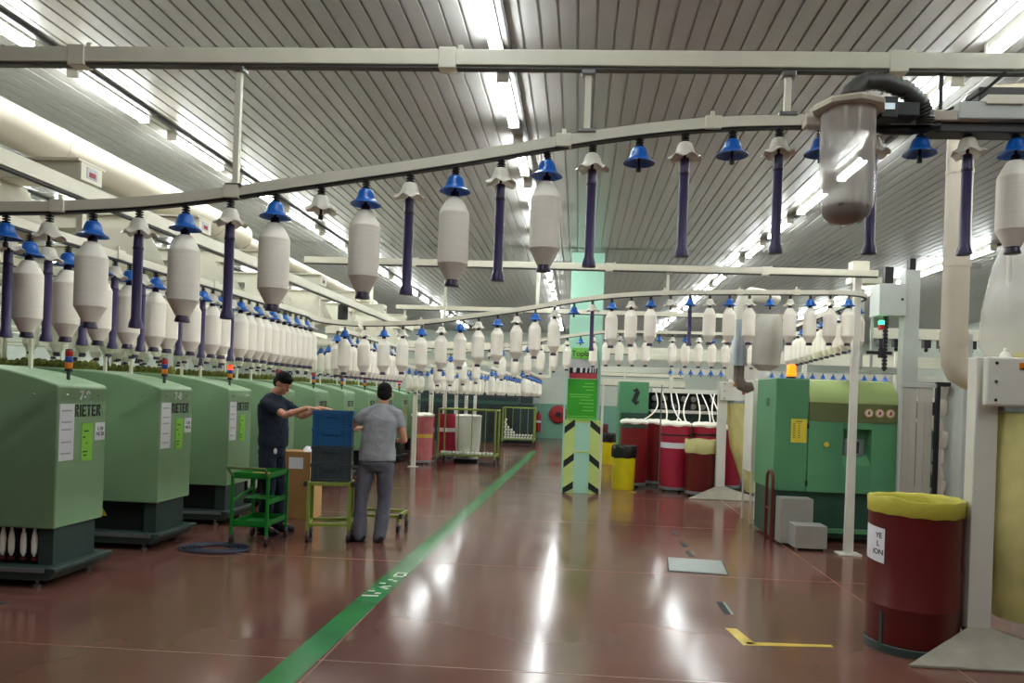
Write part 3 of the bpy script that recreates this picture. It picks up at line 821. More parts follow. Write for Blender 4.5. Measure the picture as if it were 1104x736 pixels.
# ------------------------------------------------------------------ waste filter units
def filter_unit(loc, label, near):
    t = thing('filter_unit', loc, label, 'filter unit', 'filter units with yellow bags')
    MB().add([(-.55, -.3, 0), (.75, -.3, 0), (.12, .3, 0), (-.045, -.1, 0), (-.55, -.3, .018), (.75, -.3, .018), (.12, .3, .018), (-.045, -.1, .018),
              (-.07, -.05, .2), (.08, -.05, .2), (.08, .06, .2), (-.07, .06, .2)],
             [(3, 2, 1, 0), (0, 1, 5, 4), (1, 2, 6, 5), (2, 3, 7, 6), (3, 0, 4, 7), (4, 5, 9, 8), (5, 6, 10, 9), (6, 7, 11, 10), (7, 4, 8, 11), (8, 9, 10, 11)]).build('spread_foot', 'footpaint', t, 20, .004)
    MB().box(-.07, -.05, .19, .08, .06, 1.98).build('post', 'white', t, 0, .006)
    b_ = MB().box(-.05, -.14, 1.66, 1.0, -.085, 1.98).box(.09, -.085, 1.66, 1.0, .3, 1.98).build('filter_box', 'white', t, 0, .016, seg=3)
    for z in (1.94, 1.82, 1.7):
        s = MB().ball((0, 0, 0), (.011, .006, .011), 10, 6).build('bolt', 'dark', b_)
        s.location = (.01, -.142, z)
    MB().box(.15, -.143, 1.9, .215, -.139, 1.945).build('sticker', 'orange', b_, 0, label='small orange and navy sticker')
    MB().prism([(.15, 1.9), (.215, 1.9), (.215, 1.935)], 'y', -.1445, -.143).build('sticker_corner', 'ink', b_, 0)
    MB().box(.3, -.143, 1.77, .42, -.139, 1.86).build('red_sticker', 'redlabel', b_, 0, label='red sticker')
    rz = .1
    MB().loft([(.45, .1, .24), (.45, .1, .26), (.44, .1, .45), (.42, .1, .9), (.42, .1, 1.35), (.42, .1, 1.66)] if near else [(.62, .1, .1), (.61, .1, .14), (.58, .1, .45), (.5, .1, .9), (.45, .1, 1.35), (.42, .1, 1.66)], [(.1, .1), (.27, .27), (.335, .33), (.345, .34), (.34, .34), (.32, .32)] if near else [(.05, .05), (.15, .15), (.24, .24), (.31, .31), (.33, .33), (.32, .32)], 40, ref=(1, 0, 0),
              wob=lambda i, a: .018 * math.sin(3 * a + i * 1.7) + .012 * math.sin(8 * a + i)).build('cloth_bag', 'bagyellow', t, label='bulging yellow cloth bag')
    MB().lathe([(.325, 1.62), (.335, 1.63), (.335, 1.66), (.325, 1.665)], c=(.42, .1, 0), n=36).build('bag_ring', 'galv', t)
    MB().loft([(.46, .12, 1.98), (.45, .12, 2.0), (.43, .12, 2.1), (.42, .1, 2.3), (.44, .1, 2.6), (.46, .1, 2.85), (.48, .1, 3.2)], [(.25, .2), (.31, .28), (.37, .3), (.38, .3), (.32, .26), (.25, .2), (.06, .06)], 36, ref=(1, 0, 0),
              wob=lambda i, a: .03 * math.sin(4 * a + i * 2.1)).build('clear_bag', 'film', t, label='clear inflated plastic bag')
    MB().lathe([(.3, 1.975), (.31, 1.98), (.31, 2.01), (.3, 2.015)], c=(.5, .12, 0), n=36).build('bag_clamp', 'yellow', t, label='yellow clamp ring')
    MB().cyl((.13, -.02, 1.97), (.13, -.02, 3.0 if near else 2.6), .014, n=12).lathe([(.04, 0), (.035, .03), (.02, .05)], c=(.13, -.02, 1.975), n=14).build('bag_pole', 'white', t)
    return t
filter_unit((2.685, 5.1, 0), 'white filter unit with yellow bag right beside the big red drum', True)
filter_unit((2.46, 12.8, 0), 'white filter unit with yellow bag far back beside the red cans', False)

t = thing('waste_drum', (2.335, 5.23, 0), 'large dark red fibre drum lined with yellow bag, white paper note on side', 'drum')
R = .292
MB().lathe([(R - .02, .0), (R - .01, .005), (R - .006, .06), (R, .065), (R, .3), (R + .002, .303), (R + .002, .306), (R, .309), (R, .92), (R - .008, .92), (R - .008, .07), (.01, .07)], n=64, cap=False).build('drum_wall', 'drumred', t)
MB().lathe([(R - .02, .0), (R + .004, .002), (R + .004, .05), (R, .055)], n=64).build('base_hoop', 'mdark', t)
a0 = -2.5
MB().box(-.012, -.004, .04, .012, .004, .26, mtx=Matrix.Translation((.0 + (R + .003) * math.cos(a0 - .15), (R + .003) * math.sin(a0 - .15), 0)) @ Matrix.Rotation(a0 - .15 + PI / 2, 4, 'Z')).build('seam_strip', 'mdark', t, 0)
MB().lathe([(R + .003, .915), (R + .006, .92), (R + .007, .97), (R + .009, 1.012), (R + .004, 1.022), (R - .006, 1.016), (R - .012, .99), (R - .02, .9), (R - .04, .6), (.05, .4)], n=72, cap=False,
           wave=lambda r, z, a: (.0015 * math.sin(9 * a) + .0012 * math.sin(23 * a), (.004 * math.sin(2 * a + 1) + .0025 * math.sin(13 * a) + (.02 * max(0, math.cos(a + 2.5)) ** 40 * (z > .98))) * (1 if z > .88 else 0))).build('yellow_liner', 'liner', t, 60, label='yellow plastic liner folded over the rim')
def curved(parent, name, R, a0, a1, z0, z1, m, skew=0, label=None, th=.003):
    v, f = [], []
    nn = 10
    for q in range(nn + 1):
        a = a0 + (a1 - a0) * q / nn
        for rr in (R, R + th):
            for z in (z0, z1):
                v.append((rr * math.cos(a), rr * math.sin(a), z + skew * q / nn))
    for q in range(nn):
        b = q * 4
        f += [(b, b + 4, b + 5, b + 1), (b + 2, b + 3, b + 7, b + 6), (b + 1, b + 5, b + 7, b + 3), (b, b + 2, b + 6, b + 4)]
    f += [(0, 1, 3, 2), (nn * 4, nn * 4 + 2, nn * 4 + 3, nn * 4 + 1)]
    return MB().add(v, f).build(name, m, parent, 40, label=label)
nt_ = curved(t, 'paper_note', R + .003, -3.3, -2.62, .6, .83, 'paper', -.015, 'white paper note taped round the drum')
for body_, aa, z in (('YE', -2.78, .765), ('L', -2.80, .71), ('ION', -2.80, .655)):
    o = text('note_lettering', body_, .05, 'ink', nt_, (0, 0, 0), (0, 0, 0), .0005, bold=.0008)
    for v_ in o.data.vertices:
        x_, y_, z_ = v_.co
        a_ = aa + x_ / R
        v_.co = ((R + .0068 + z_) * math.cos(a_), (R + .0068 + z_) * math.sin(a_), z + y_)
t = thing('dust_pipe', (2.66, 5.45, 0), 'thick cream vertical dust pipe bending into the filter unit', 'pipe', kind='thing')
pa = [(1.4, .02, 3.88), (.4, .01, 3.87), (.2, 0, 3.85), (.08, 0, 3.8), (.02, 0, 3.72), (0, 0, 3.6), (0, 0, 3.0), (0, 0, 2.04), (.01, 0, 1.96), (.04, 0, 1.9), (.1, -.02, 1.86), (.2, -.06, 1.85), (.3, -.1, 1.85)]
MB().loft(pa, [.087] * 8 + [.09] * 5, 26).build('pipe_body', 'duct', t)
for z, h in ((2.64, .03), (2.08, .1), (3.3, .03)):
    MB().cyl((0, 0, z), (0, 0, z + h), .092, n=26).build('pipe_band', 'duct', t)
MB().box(.09, -.02, 2.64, .16, .02, 2.67).build('pipe_clip', 'steel', t, 0)
t = thing('air_duct', (3.0, 2, 3.62), 'wide cream air duct under the ceiling above the filter unit', 'duct', kind='thing')
MB().loft([(0, 0, 0), (0, 3.15, 0)], [.2, .2], 28).build('duct_pipe', 'duct', t)
MB().loft([(0, 1.6, 0), (0, 1.66, 0)], [.206, .206], 28).build('duct_band', 'duct', t)

# ------------------------------------------------------------------ travelling cleaner at the front rail
t = thing('dust_collector', (1.075, 3.13, 2.845), 'clear dusty cylinder bag with grey ribbed hose hanging at the front rail', 'dust collector', kind='thing')
MB().lathe([(.108, 0), (.108, -.31), (.104, -.39), (.092, -.435), (.06, -.465), (.01, -.475)], n=40, cap=False, wave=lambda r, z, a: (.004 * math.sin(5 * a + z * 9) * (r > .03), 0)).build('clear_bag', 'dustbag', t, 60)
MB().lathe([(.097, -.405), (.089, -.43), (.058, -.458), (.01, -.467), (.01, -.4), (.07, -.4)], n=32, cap=False).build('collected_dust', 'dust', t)
MB().lathe([(.10, -.012), (.145, -.008), (.148, .008), (.14, .018), (.06, .024), (.02, .026)], n=8).build('flange', 'linerbeige' if 0 else 'duct', t, 20)
MB().box(-.16, .04, -.05, .0, .1, -.01).build('side_bracket', 'duct', t, 0, .006)
pa = [(.0, .02, .02), (.01, .03, .08), (.07, .04, .135), (.15, .05, .14), (.25, .06, .11), (.32, .07, .06), (.345, .08, .01), (.345, .09, -.03)]
pts = []
for (a, b), q in (((pa[i], pa[i + 1]), i) for i in range(len(pa) - 1)):
    for w_ in range(8):
        pts.append(tuple(a[c_] + (b[c_] - a[c_]) * w_ / 8 for c_ in range(3)))
MB().loft(pts, [.031 + .007 * (i % 2) for i in range(len(pts))], 18).build('ribbed_hose', 'hose', t, 80, label='dark grey ribbed hose')
m_ = MB().box(.13, .0, -.03, .2, .1, .06).box(.2, .03, -.01, .3, .12, .05).build('drive_motor', 'dark', t, 0, .005)
MB().box(.14, -.003, .005, .185, 0, .03).build('type_plate', 'galv', m_, 0)
MB().box(.1, .1, -.0, .62, .2, .045).build('carriage_bar', 'duct', t, 0, .006)
pa = [(.1, .12, -.015), (.2, .12, -.04), (.3, .12, -.04), (.42, .12, -.015)]
MB().loft(pa, [.018] * 4, 12).build('drive_belt', 'dark', t, label='black drive belt')
t = thing('drive_station', (1.62, 3.3, 2.85), 'dark grey steel drive station where the front rail meets the wall side', 'drive station', kind='thing')
MB().box(.06, .0, .06, .8, .12, .17).build('station_box', 'slot', t, 0, .006)
MB().box(-.06, -.08, .0, .32, .02, .075).build('guide_block', 'greyframe', t, 0, .006)
MB().box(-.16, -.05, -.045, .3, .05, -.005).build('black_guide', 'dark', t, 0, .004)
MB().box(.05, -.09, .06, .2, -.02, .1).build('cover_plate', 'rail', t, 0, .004)
MB().box(.34, -.09, .07, .6, -.02, .12).build('cover_plate', 'rail', t, 0, .004)
MB().cyl((-.1, 0, .07), (-.1, 0, .25), .009).box(-.14, -.02, .24, -.06, .02, .262).build('sensor_stalk', 'dark', t)
t = thing('black_cable', (1.35, 3.27, 2.93), 'thin black cable sagging from the front beam to the drive station', 'cable', kind='thing')
pa = [(.42, 0, .14), (.36, 0, .08), (.28, 0, .02), (.18, 0, -.03), (.08, 0, -.04), (0, 0, -.03)]
MB().loft(pa, [.006] * 6, 8).build('cable', 'dark', t)

# ------------------------------------------------------------------ doffer gantry, strip curtain and panel behind the drum
t = thing('doffer_gantry', (3.62, 9.35, 0), 'tall light grey doffer gantry rising behind the green cabinet', 'gantry', kind='thing')
MB().box(.32, -.06, 0, .5, .1, 3.32).build('column', 'greyframe', t, 0, .006)
MB().box(.0, -.1, 2.75, .33, .2, 3.14).build('gear_box', 'greyframe', t, 0, .008)
b_ = MB().lathe([(.016, 0), (.016, .01)], n=14).build('dark_knob', 'dark', t)
b_.location = (.27, -.1, 2.95)
b_.rotation_euler = (PI / 2, 0, 0)
MB().box(-.16, .1, 2.1, -.1, .16, 3.1).box(-.16, .1, 2.05, .36, .16, 2.13).box(-.0, .12, 2.13, .03, .15, 2.75).build('side_frame', 'greyframe', t, 0, .004)
g = MB()
for q in range(24):
    g.box(.1, -.02, 2.1 + .045 * q, .15, .02, 2.135 + .045 * q)
g.box(.112, -.012, 2.08, .138, .012, 3.2)
g.build('cable_chain', 'dark', t, 0)
s = MB().cyl((0, 0, 0), (0, 0, .06), .034, n=16).build('red_lens', 'red', t, loc=(.05, -.06, 2.58))
MB().cyl((0, 0, .062), (0, 0, .11), .034, n=16).build('green_lens', 'greenlit', s)
MB().box(.37, -.05, 3.32, .44, .03, 3.46).build('cable_box', 'dark', t, 0)
MB().box(.1, .0, 3.16, .2, .08, 3.36).build('cable_box', 'dark', t, 0)
MB().box(-.1, -.04, 2.28, .2, .0, 2.32).box(.05, -.05, 2.24, .12, .02, 2.36).build('gripper_arm', 'dark', t, 0, .004)
MB().box(-.2, .3, 3.2, .36, .5, 3.28).build('top_beam', 'rail', t, 0, .004)
t = thing('strip_curtain', (3.8, 8.95, 0), 'grey translucent plastic strip curtain between green cabinet and beige panel', 'curtain')
for q in range(4):
    MB().box(.0 + .09 * q, .006 * (q % 2), .25, .085 + .09 * q, .004 + .006 * (q % 2), 1.9).build('plastic_strip', 'strip', t, 0)
MB().box(-.02, -.015, 1.88, .4, .02, 1.93).build('curtain_rail', 'greyframe', t, 0, .004)
MB().box(-.03, -.02, 0, .0, .02, 1.92).build('curtain_post', 'greyframe', t, 0, .003)
MB().box(.385, -.03, 0, .425, .03, 1.93).build('black_post', 'dark', t, 0, .003)
MB().box(.385, -.05, 1.9, .53, .03, 1.95).build('black_arm', 'dark', t, 0, .003)
for q in range(9):
    o = MB().lathe([(.01, 0), (.05, .01), (.062, .04), (.062, .17), (.05, .2), (.012, .21)], n=18).build('yarn_package', 'yarn', None)
    o.location = (4.28 + .02 * (q % 2), 9.05, .22 + .19 * q)
    o.rotation_euler = (0, .25 * (q % 3 - 1), 0)
    tag(o, 'white yarn package stacked between strip curtain and beige panel, %s from the floor' % ORD[q], 'yarn package', 'packages beside the strip curtain')
o = MB().box(4.2, 9.0, 0, 4.42, 9.15, .21).build('package_stand', 'greyframe', None, 0, .004)
tag(o, 'light grey stand under the stacked yarn packages', 'stand')
t = thing('machine_panel', (4.36, 8.7, 0), 'tall beige machine side panel behind the cream dust pipe', 'panel')
MB().prism([(0, 0), (.1, 0), (.1, 2.5), (.02, 2.5)], 'y', 0, .5).build('side_sheet', 'greyframe', t, 0, .006)
MB().box(.1, -.02, 0, .62, .46, 2.0).build('front_sheet', 'beige', t, 0, .008)
MB().box(.05, -.03, 1.55, .17, .0, 2.2).build('slotted_bracket', 'greyframe', t, 0, .004)
t = thing('gripper_rail', (5.0, 11.5, 2.55), 'pale rail with black grippers seen between gantry and dust pipe', 'rail', kind='thing')
MB().box(-.6, -.06, .12, 1.5, .06, .28).build('rail_body', 'rail', t, 0, .004)
for q in range(7):
    MB().box(-.5 + .22 * q, -.05, .0, -.4 + .22 * q, .05, .12).lathe([(.02, -.06), (.03, -.03), (.02, 0)], c=(-.45 + .22 * q, 0, 0), n=10).build('gripper', 'dark', t, 0)

# ------------------------------------------------------------------ long roving frame and cans at the back right
t = thing('draw_frame', (.9, 15.0, 0), 'long dark green roving frame with white rails far behind the red cans', 'machine')
MB().box(.55, 0, .1, 8.5, 1.0, 1.4).build('frame_body', 'dgreen', t, 0, .01)
MB().box(.58, -.12, 1.38, 8.5, .0, 1.44).build('white_rail', 'white', t, 0, .004)
MB().box(.58, -.1, 1.78, 8.5, .1, 1.86).build('upper_rail', 'white', t, 0, .004)
MB().box(.55, .1, 1.44, 8.5, .9, 1.78).build('dark_bay', 'mblack', t, 0)
for r_ in range(2):
    for q in range(22):
        s = MB().loft([(0, .14, 0), (0, 0, 0)], [.055, .055], 12).build('drafting_roller', 'steel' if (q + r_) % 3 else 'dark', t)
        s.location = (.65 + .19 * q, -.06, 1.52 + .15 * r_)
for q, x in enumerate((.95, 2.2, 3.6, 5.4)):
    MB().box(x, .2, 1.86, x + .08, .28, 2.75).build('frame_post', 'rail', t, 0, .004)
MB().box(.3, .3, 2.45, 8.5, .4, 2.56).build('creel_beam', 'rail', t, 0, .004)
MB().box(-.6, .5, 2.18, 8.5, .75, 2.3).build('creel_beam', 'white', t, 0, .004)
for i in range(22):
    hang(1.85 + .2 * i, 15.05, 2.27, 0, '', 1, i, 'from the left above the long roving frame')
t = thing('green_cabinet', (.86, 14.9, 0), 'small green cabinet with black squiggle emblem at the end of the roving frame', 'cabinet')
MB().box(-.02, 0, .1, .56, .8, 1.98).build('cabinet_body', 'rgreen', t, 0, .01)
MB().box(.02, -.012, .2, .56, .0, 1.36).build('lower_panel', 'dgreen', t, 0, .004)
pa = [(.25, -.006, 1.8), (.3, -.006, 1.83), (.34, -.006, 1.77), (.3, -.006, 1.68), (.27, -.006, 1.6), (.32, -.006, 1.55), (.37, -.006, 1.58)]
MB().loft(pa, [(.03, .005), (.045, .005), (.045, .005), (.045, .005), (.045, .005), (.045, .005), (.03, .005)], 10, ref=(1, 0, 0)).build('emblem', 'ink', t, label='black squiggle emblem')
MB().box(.06, .1, 1.98, .09, .13, 2.17).build('cabinet_post', 'white', t, 0)

def can(loc, R, H, m, label, band=None, fill=True, liner=None, group='red sliver cans'):
    t = thing('sliver_can', loc, label, 'can', group)
    MB().lathe([(R - .03, .05), (R - .004, .055), (R - .004, .09), (R, .095), (R, H - .04), (R + .004, H - .035), (R + .004, H - .005), (R - .006, H), (R - .01, H - .06), (.02, H - .07)], n=40, cap=False).build('can_wall', m, t)
    MB().lathe([(R - .02, .04), (R + .006, .042), (R + .006, .09), (R, .094)], n=40).build('base_hoop', 'galv', t)
    for q in range(3):
        a = 2 * PI * q / 3 - 1.2
        MB().cyl((R * .7 * math.cos(a) - .012, R * .7 * math.sin(a), .026), (R * .7 * math.cos(a) + .012, R * .7 * math.sin(a), .026), .026, n=12).build('caster', 'rubber', t)
    if band:
        for z0, z1, bm_ in band:
            MB().lathe([(R, z0), (R + .003, z0 + .002), (R + .003, z1 - .002), (R, z1)], n=40).build('band', bm_, t, label='white band' if bm_ == 'paper' else 'dark band')
    if fill:
        MB().lathe([(.02, H + .05), (R * .6, H + .06), (R - .03, H + .045), (R + .015, H + .01), (R + .01, H - .02), (R - .03, H - .05)], n=32, wave=lambda r, z, a: (.006 * math.sin(7 * a), .008 * math.sin(5 * a))).build('sliver', 'yarn', t, label='white coiled sliver heaped on top')
    if liner:
        MB().lathe([(R + .006, H - .22), (R + .012, H - .2), (R + .016, H), (R + .004, H + .015), (R - .03, H - .02), (.05, H - .3)], n=40, cap=False, wave=lambda r, z, a: (.004 * math.sin(11 * a), .008 * math.sin(5 * a) * (z > H - .25))).build('liner', liner, t, 60, label='pale yellow liner folded over the rim' if liner == 'linerbeige' else 'black bin bag folded over the rim')
    return t
can((1.80, 13.55, 0), .265, 1.2, 'canpink', 'magenta can with white band, tallest in front of the roving frame', [(.78, .88, 'paper'), (1.0, 1.03, 'ink')])
can((2.36, 13.55, 0), .265, 1.2, 'canpink', 'magenta can behind the can with pale yellow liner', [(1.02, 1.06, 'ink')])
can((2.17, 13.02, 0), .26, .96, 'drumred', 'dark red can with pale yellow liner beside the far filter unit', fill=False, liner='linerbeige')
can((1.08, 14.0, 0), .25, 1.2, 'canred', 'dark red can behind the yellow bin, green rim', [(1.1, 1.17, 'dgreen')])
can((1.56, 14.4, 0), .25, 1.2, 'canred', 'dark red can half hidden between the yellow bin and magenta can')
can((2.85, 14.2, 0), .26, 1.15, 'canpink', 'magenta can behind the far filter unit')
# slivers drawn up from the cans
for q, (x0, y0, x1, d) in enumerate(((1.2, 14.0, 1.55, .3), (1.62, 13.6, 1.68, .1), (1.8, 13.6, 1.95, .12), (1.92, 13.5, 1.85, -.1), (2.0, 13.6, 2.2, -.16), (2.2, 13.6, 2.35, .1), (2.4, 13.55, 2.45, .12), (2.5, 13.6, 2.7, -.1), (2.6, 13.6, 2.62, .1))):
    pa = [(x0 + (x1 - x0) * s_ + d * math.sin(PI * s_) * .5, y0 + (14.85 - y0) * s_, 1.22 + .56 * s_ - .04 * math.sin(PI * s_)) for s_ in [w_ / 10 for w_ in range(11)]]
    o = MB().loft(pa, [.014] * 11, 8).build('sliver_strand', 'yarn', None)
    tag(o, 'white sliver strand rising from can to roving frame, %s from the left' % ORD[q], 'strand', 'sliver strands', kind='thing')
def bin_(loc, R, H, label):
    t = thing('waste_bin', loc, label, 'bin', 'yellow waste bins')
    MB().lathe([(R * .9, .0), (R * .92, .02), (R, H), (R * 1.03, H + .005), (R * 1.03, H + .03), (R * .97, H + .03), (R * .88, .05), (.02, .05)], n=36, cap=False).build('bin_body', 'yellow', t)
    MB().lathe([(R * 1.02, H - .17), (R * 1.05, H - .16), (R * 1.07, H + .02), (R * 1.0, H + .05), (R * .9, H + .01), (.03, H - .3)], n=40, cap=False, wave=lambda r, z, a: (.006 * math.sin(9 * a + z * 20) + .005 * math.sin(17 * a), .006 * math.sin(6 * a) * (z < H - .1))).build('bin_bag', 'bagblack', t, 60, label='black bin bag folded over the rim')
    return t
bin_((.88, 13.55, 0), .215, .74, 'yellow waste bin with black bag between pillar and red cans')
bin_((.78, 18.6, 0), .22, .72, 'small yellow waste bin with black bag farther behind the pillar')
can((.55, 19.4, 0), .27, .95, 'canpink', 'magenta can farthest back, just past the pillar', fill=False, liner='drumred')
t = thing('yellow_rag', (1.0, 13.05, 0), 'small scrap of yellow paper on the floor by the yellow bin', 'scrap')
MB().prism([(-.06, -.04), (.07, -.05), (.08, .03), (-.03, .06)], 'z', 0, .004).build('scrap', 'paintyellow', t, 0)
t = thing('stand_pole', (1.48, 13.2, 0), 'thin grey pole standing in front of the magenta can with white band', 'pole')
MB().cyl((0, 0, 0), (0, 0, 1.9), .012, n=10).lathe([(.08, 0), (.08, .01), (.02, .02)], n=16).build('pole', 'steel', t)

# ------------------------------------------------------------------ far left: posts, carts, cans, machine, wall equipment
for q in range(6):
    t = thing('support_post', (-3.5 + .06 * q, 15.9 + 1.45 * q, 0), 'thin white post far down the aisle on the left, %s of the receding row' % ORD[q], 'post', 'white posts at the back left', kind='thing')
    MB().box(-.045, -.045, 0, .045, .045, 2.15).build('shaft', 'white', t, 0, .004)
    MB().box(-.1, -.1, 0, .1, .1, .015).build('foot_plate', 'white', t, 0)
for r_ in range(5):
    x = -3.5 + .6 * r_
    z = 2.12
    t = thing('storage_rail', (x, 0, z), 'pale bobbin storage rail at the far end, %s from the frames' % ORD[r_], 'rail', 'storage rails at the back', kind='thing')
    MB().box(-.03, 14.2, 0, .03, 22.5, .06).build('rail_body', 'rail', t, 0)
    for i in range(13):
        hang(x, 14.6 + .62 * i, z, 0, 'b' if (i * 5 + r_) % 4 else '', 1, i, 'from front on %s far storage rail' % ORD[r_])
t = thing('storage_gantry', (-2.6, 14.2, 0), 'cream frame holding the storage rails at the far end', 'frame', kind='thing')
for y in (0, 7.5):
    MB().box(-1.5, y, 2.18, 1.8, y + .06, 2.26).build('cross_bar', 'rail', t, 0)
    for x in (-1.5, 1.74):
        MB().box(x, y, 2.26, x + .06, y + .06, ZC).build('ceiling_rod', 'rail', t, 0)
def tube_cart(loc, w, d, h, label):
    t = thing('cage_cart', loc, label, 'cart', 'cage carts at the back')
    r = .022
    for x in (0, w):
        for y in (0, d):
            MB().cyl((x, y, .14), (x, y, h), r, n=10).build('corner_post', 'cartyellow', t)
            c_ = MB().box(x - .02, y - .03, .06, x + .02, y + .03, .14).build('caster', 'rubber', t, 0)
            MB().cyl((x - .015, y, .05), (x + .015, y, .05), .05, n=14).build('wheel', 'rubber', c_)
    for z in (h - .02, .22):
        g = MB()
        for y in (0, d):
            g.cyl((0, y, z), (w, y, z), r * .8, n=8)
        for x in (0, w):
            g.cyl((x, 0, z), (x, d, z), r * .8, n=8)
        g.build('frame_ring', 'cartyellow', t)
    g = MB()
    for q in range(1, 4):
        g.cyl((w * q / 4, d, .22), (w * q / 4, d, h), .01, n=8)
    g.build('back_bars', 'cartyellow', t)
    MB().box(0, 0, .2, w, d, .23).build('deck', 'dgreen', t, 0)
    return t
tube_cart((-3.13, 16.75, 0), 1.3, .8, 1.28, 'yellow-green tubular cage cart, the bigger one with a single layer of cones')
tube_cart((-2.35, 23.6, 0), 1.0, .8, 1.25, 'yellow-green cage cart near the back wall, piled with white cones')
me_cone = MB().lathe([(.02, 0), (.032, .004), (.04, .02), (.022, .2), (.018, .21)], n=12).mesh('cone', 'white')
for q in range(14):
    o = link('paper_cone', me_cone)
    o.location = (-3.07 + .088 * q, 16.9, .262)
    o.rotation_euler = (-PI / 2, 0, 0)
    tag(o, 'white cone lying on the deck of the bigger cage cart, %s from the posts' % ORD[q], 'cone', 'cones in the bigger cage cart')
k = 0
for lay in range(8):
    for q in range(10 if lay < 2 else max(1, 6 - lay)):
        o = link('paper_cone', me_cone)
        o.location = (-2.28 + .092 * q + .02 * (lay % 2), 23.75, .272 + .082 * lay)
        o.rotation_euler = (-PI / 2, 0, 0)
        tag(o, 'white cone in the pile on the far cage cart, layer %s, %s across' % (ORD[lay], ORD[q]), 'cone', 'cones piled in the far cage cart')
can((-3.5, 16.7, 0), .25, 1.1, 'pinkwrap', 'can wrapped in pink film between the first two thin white posts', [(.6, .68, 'paintyellow')], fill=True, group='cans at the back left')
can((-3.75, 18.0, 0), .28, 1.1, 'canpink', 'magenta can with white band behind the bigger cage cart', [(.66, .76, 'paper')], fill=False, group='cans at the back left')
can((-3.2, 18.5, 0), .28, 1.1, 'canpink', 'magenta can with white band half behind the beige bin', [(.66, .76, 'paper')], fill=False, group='cans at the back left')
t = thing('beige_bin', (-2.62, 17.9, 0), 'beige cloth sack bin standing behind the bigger cage cart', 'bin')
MB().loft([(0, 0, .06), (0, 0, .5), (0, 0, 1.08)], [(.26, .3), (.3, .32), (.31, .33)], 20, ref=(1, 0, 0), wob=lambda i, a: .04 * math.cos(4 * a)).build('sack', 'greybag', t)
MB().lathe([(.3, 1.06), (.33, 1.07), (.33, 1.1), (.28, 1.12), (.05, 1.1)], n=24).build('sack_rim', 'white', t)
MB().box(-.28, -.3, .0, .28, .3, .06).build('sack_base', 'dark', t, 0)
t = thing('dark_machine', (-7.6, 25.2, 0), 'long dark teal machine along the back wall behind the cage carts', 'machine')
MB().box(0, 0, .05, 5.6, 1.2, 1.7).build('machine_body', 'teal', t, 0, .02)
MB().box(0, -.04, 1.3, 5.6, .0, 1.42).build('machine_rail', 'dgreen', t, 0)
MB().box(5.6, .0, .05, 6.12, 1.1, 1.35).build('end_box', 'teal', t, 0, .02)
for q in range(5):
    MB().box(.2 + 1.1 * q, -.03, .3, 1.1 + 1.1 * q, 0, 1.2).build('door', 'mblack', t, 0, .006)
t = thing('dark_cabinet', (-2.2, 28.3, 0), 'dark green cabinet against the back wall left of the red hose reel', 'cabinet')
MB().box(-.5, 0, 0, .5, .6, 2.1).build('cabinet_body', 'dgreen', t, 0, .01)
MB().box(-.47, -.02, .1, -.01, 0, 2.0).build('door', 'teal', t, 0)
MB().box(.01, -.02, .1, .47, 0, 2.0).build('door', 'teal', t, 0)
t = thing('hose_reel', (-.72, 28.8, .95), 'red fire hose reel on the green back wall', 'hose reel', kind='thing')
for nm, pr in (('reel_disc', [(.3, -.12), (.36, -.11), (.36, -.09), (.3, -.08), (.05, -.08)]), ('hose_coil', [(.2, -.08), (.3, -.07), (.32, -.03), (.3, 0.02), (.2, .03)]), ('hub', [(.08, -.16), (.1, -.14), (.1, .15)])):
    s = MB().lathe(pr, n=28).build(nm, 'hosered' if nm != 'hub' else 'dark', t)
    s.rotation_euler = (PI / 2, 0, 0)
t = thing('fire_extinguisher', (-1.47, 28.7, .25), 'red fire extinguisher hanging on the back wall by the hose reel', 'extinguisher', kind='thing')
MB().lathe([(.08, 0), (.1, .02), (.1, .62), (.08, .7), (.03, .75)], n=18).build('cylinder', 'hosered', t)
MB().lathe([(.102, .36), (.102, .44)], n=18).build('label_band', 'paper', t)
MB().box(-.03, -.09, .75, .03, .03, .8).build('valve', 'dark', t, 0)

for q, (x0, x1, y, z, h, lab) in enumerate(((-9, 9, 16.4, 2.62, .12, 'cream cross beam far behind the pillar, lower one'), (-9, 9, 20.5, 2.9, .16, 'cream cross beam far behind the pillar, higher one'), (.45, 2.6, 18.2, 1.95, .16, 'cream trunking box behind the green cabinet, lower one'), (.45, 2.6, 18.6, 2.2, .14, 'cream trunking box behind the green cabinet, higher one'))):
    t = thing('overhead_beam', (0, y, z), lab, 'beam', kind='thing')
    MB().box(x0, 0, 0, x1, .12, h).build('beam_body', 'rail', t, 0, .004)
    MB().box(x0, .02, -.015, x1, .1, 0).build('beam_channel', 'hose', t, 0)

# ------------------------------------------------------------------ trolley, crates, boxes and hose by the workers
t = thing('tool_trolley', (-3.29, 7.62, 0), 'bright green three-tier trolley with empty shelves beside the navy worker', 'trolley')
w, d = .185, .25
for x in (-w, w):
    for y in (-d, d):
        MB().box(x - .014, y - .014, .11, x + .014, y + .014, .74).build('leg', 'cartgreen', t, 0, .003)
        c_ = MB().box(x - .012, y - .022, .075, x + .012, y + .022, .11).build('caster_fork', 'steel', t, 0)
        MB().cyl((x - .013, y + .012, .042), (x + .013, y + .012, .042), .042, n=18).build('wheel', 'rubber', c_)
for nm, z in (('top_tray', .68), ('bottom_tray', .19)):
    MB().box(-w, -d, z, w, d, z + .008).box(-w, -d, z, w, -d + .008, z + .062).box(-w, d - .008, z, w, d, z + .062).box(-w, -d, z, -w + .008, d, z + .062).box(w - .008, -d, z, w, d, z + .062).build(nm, 'cartgreen', t, 0)
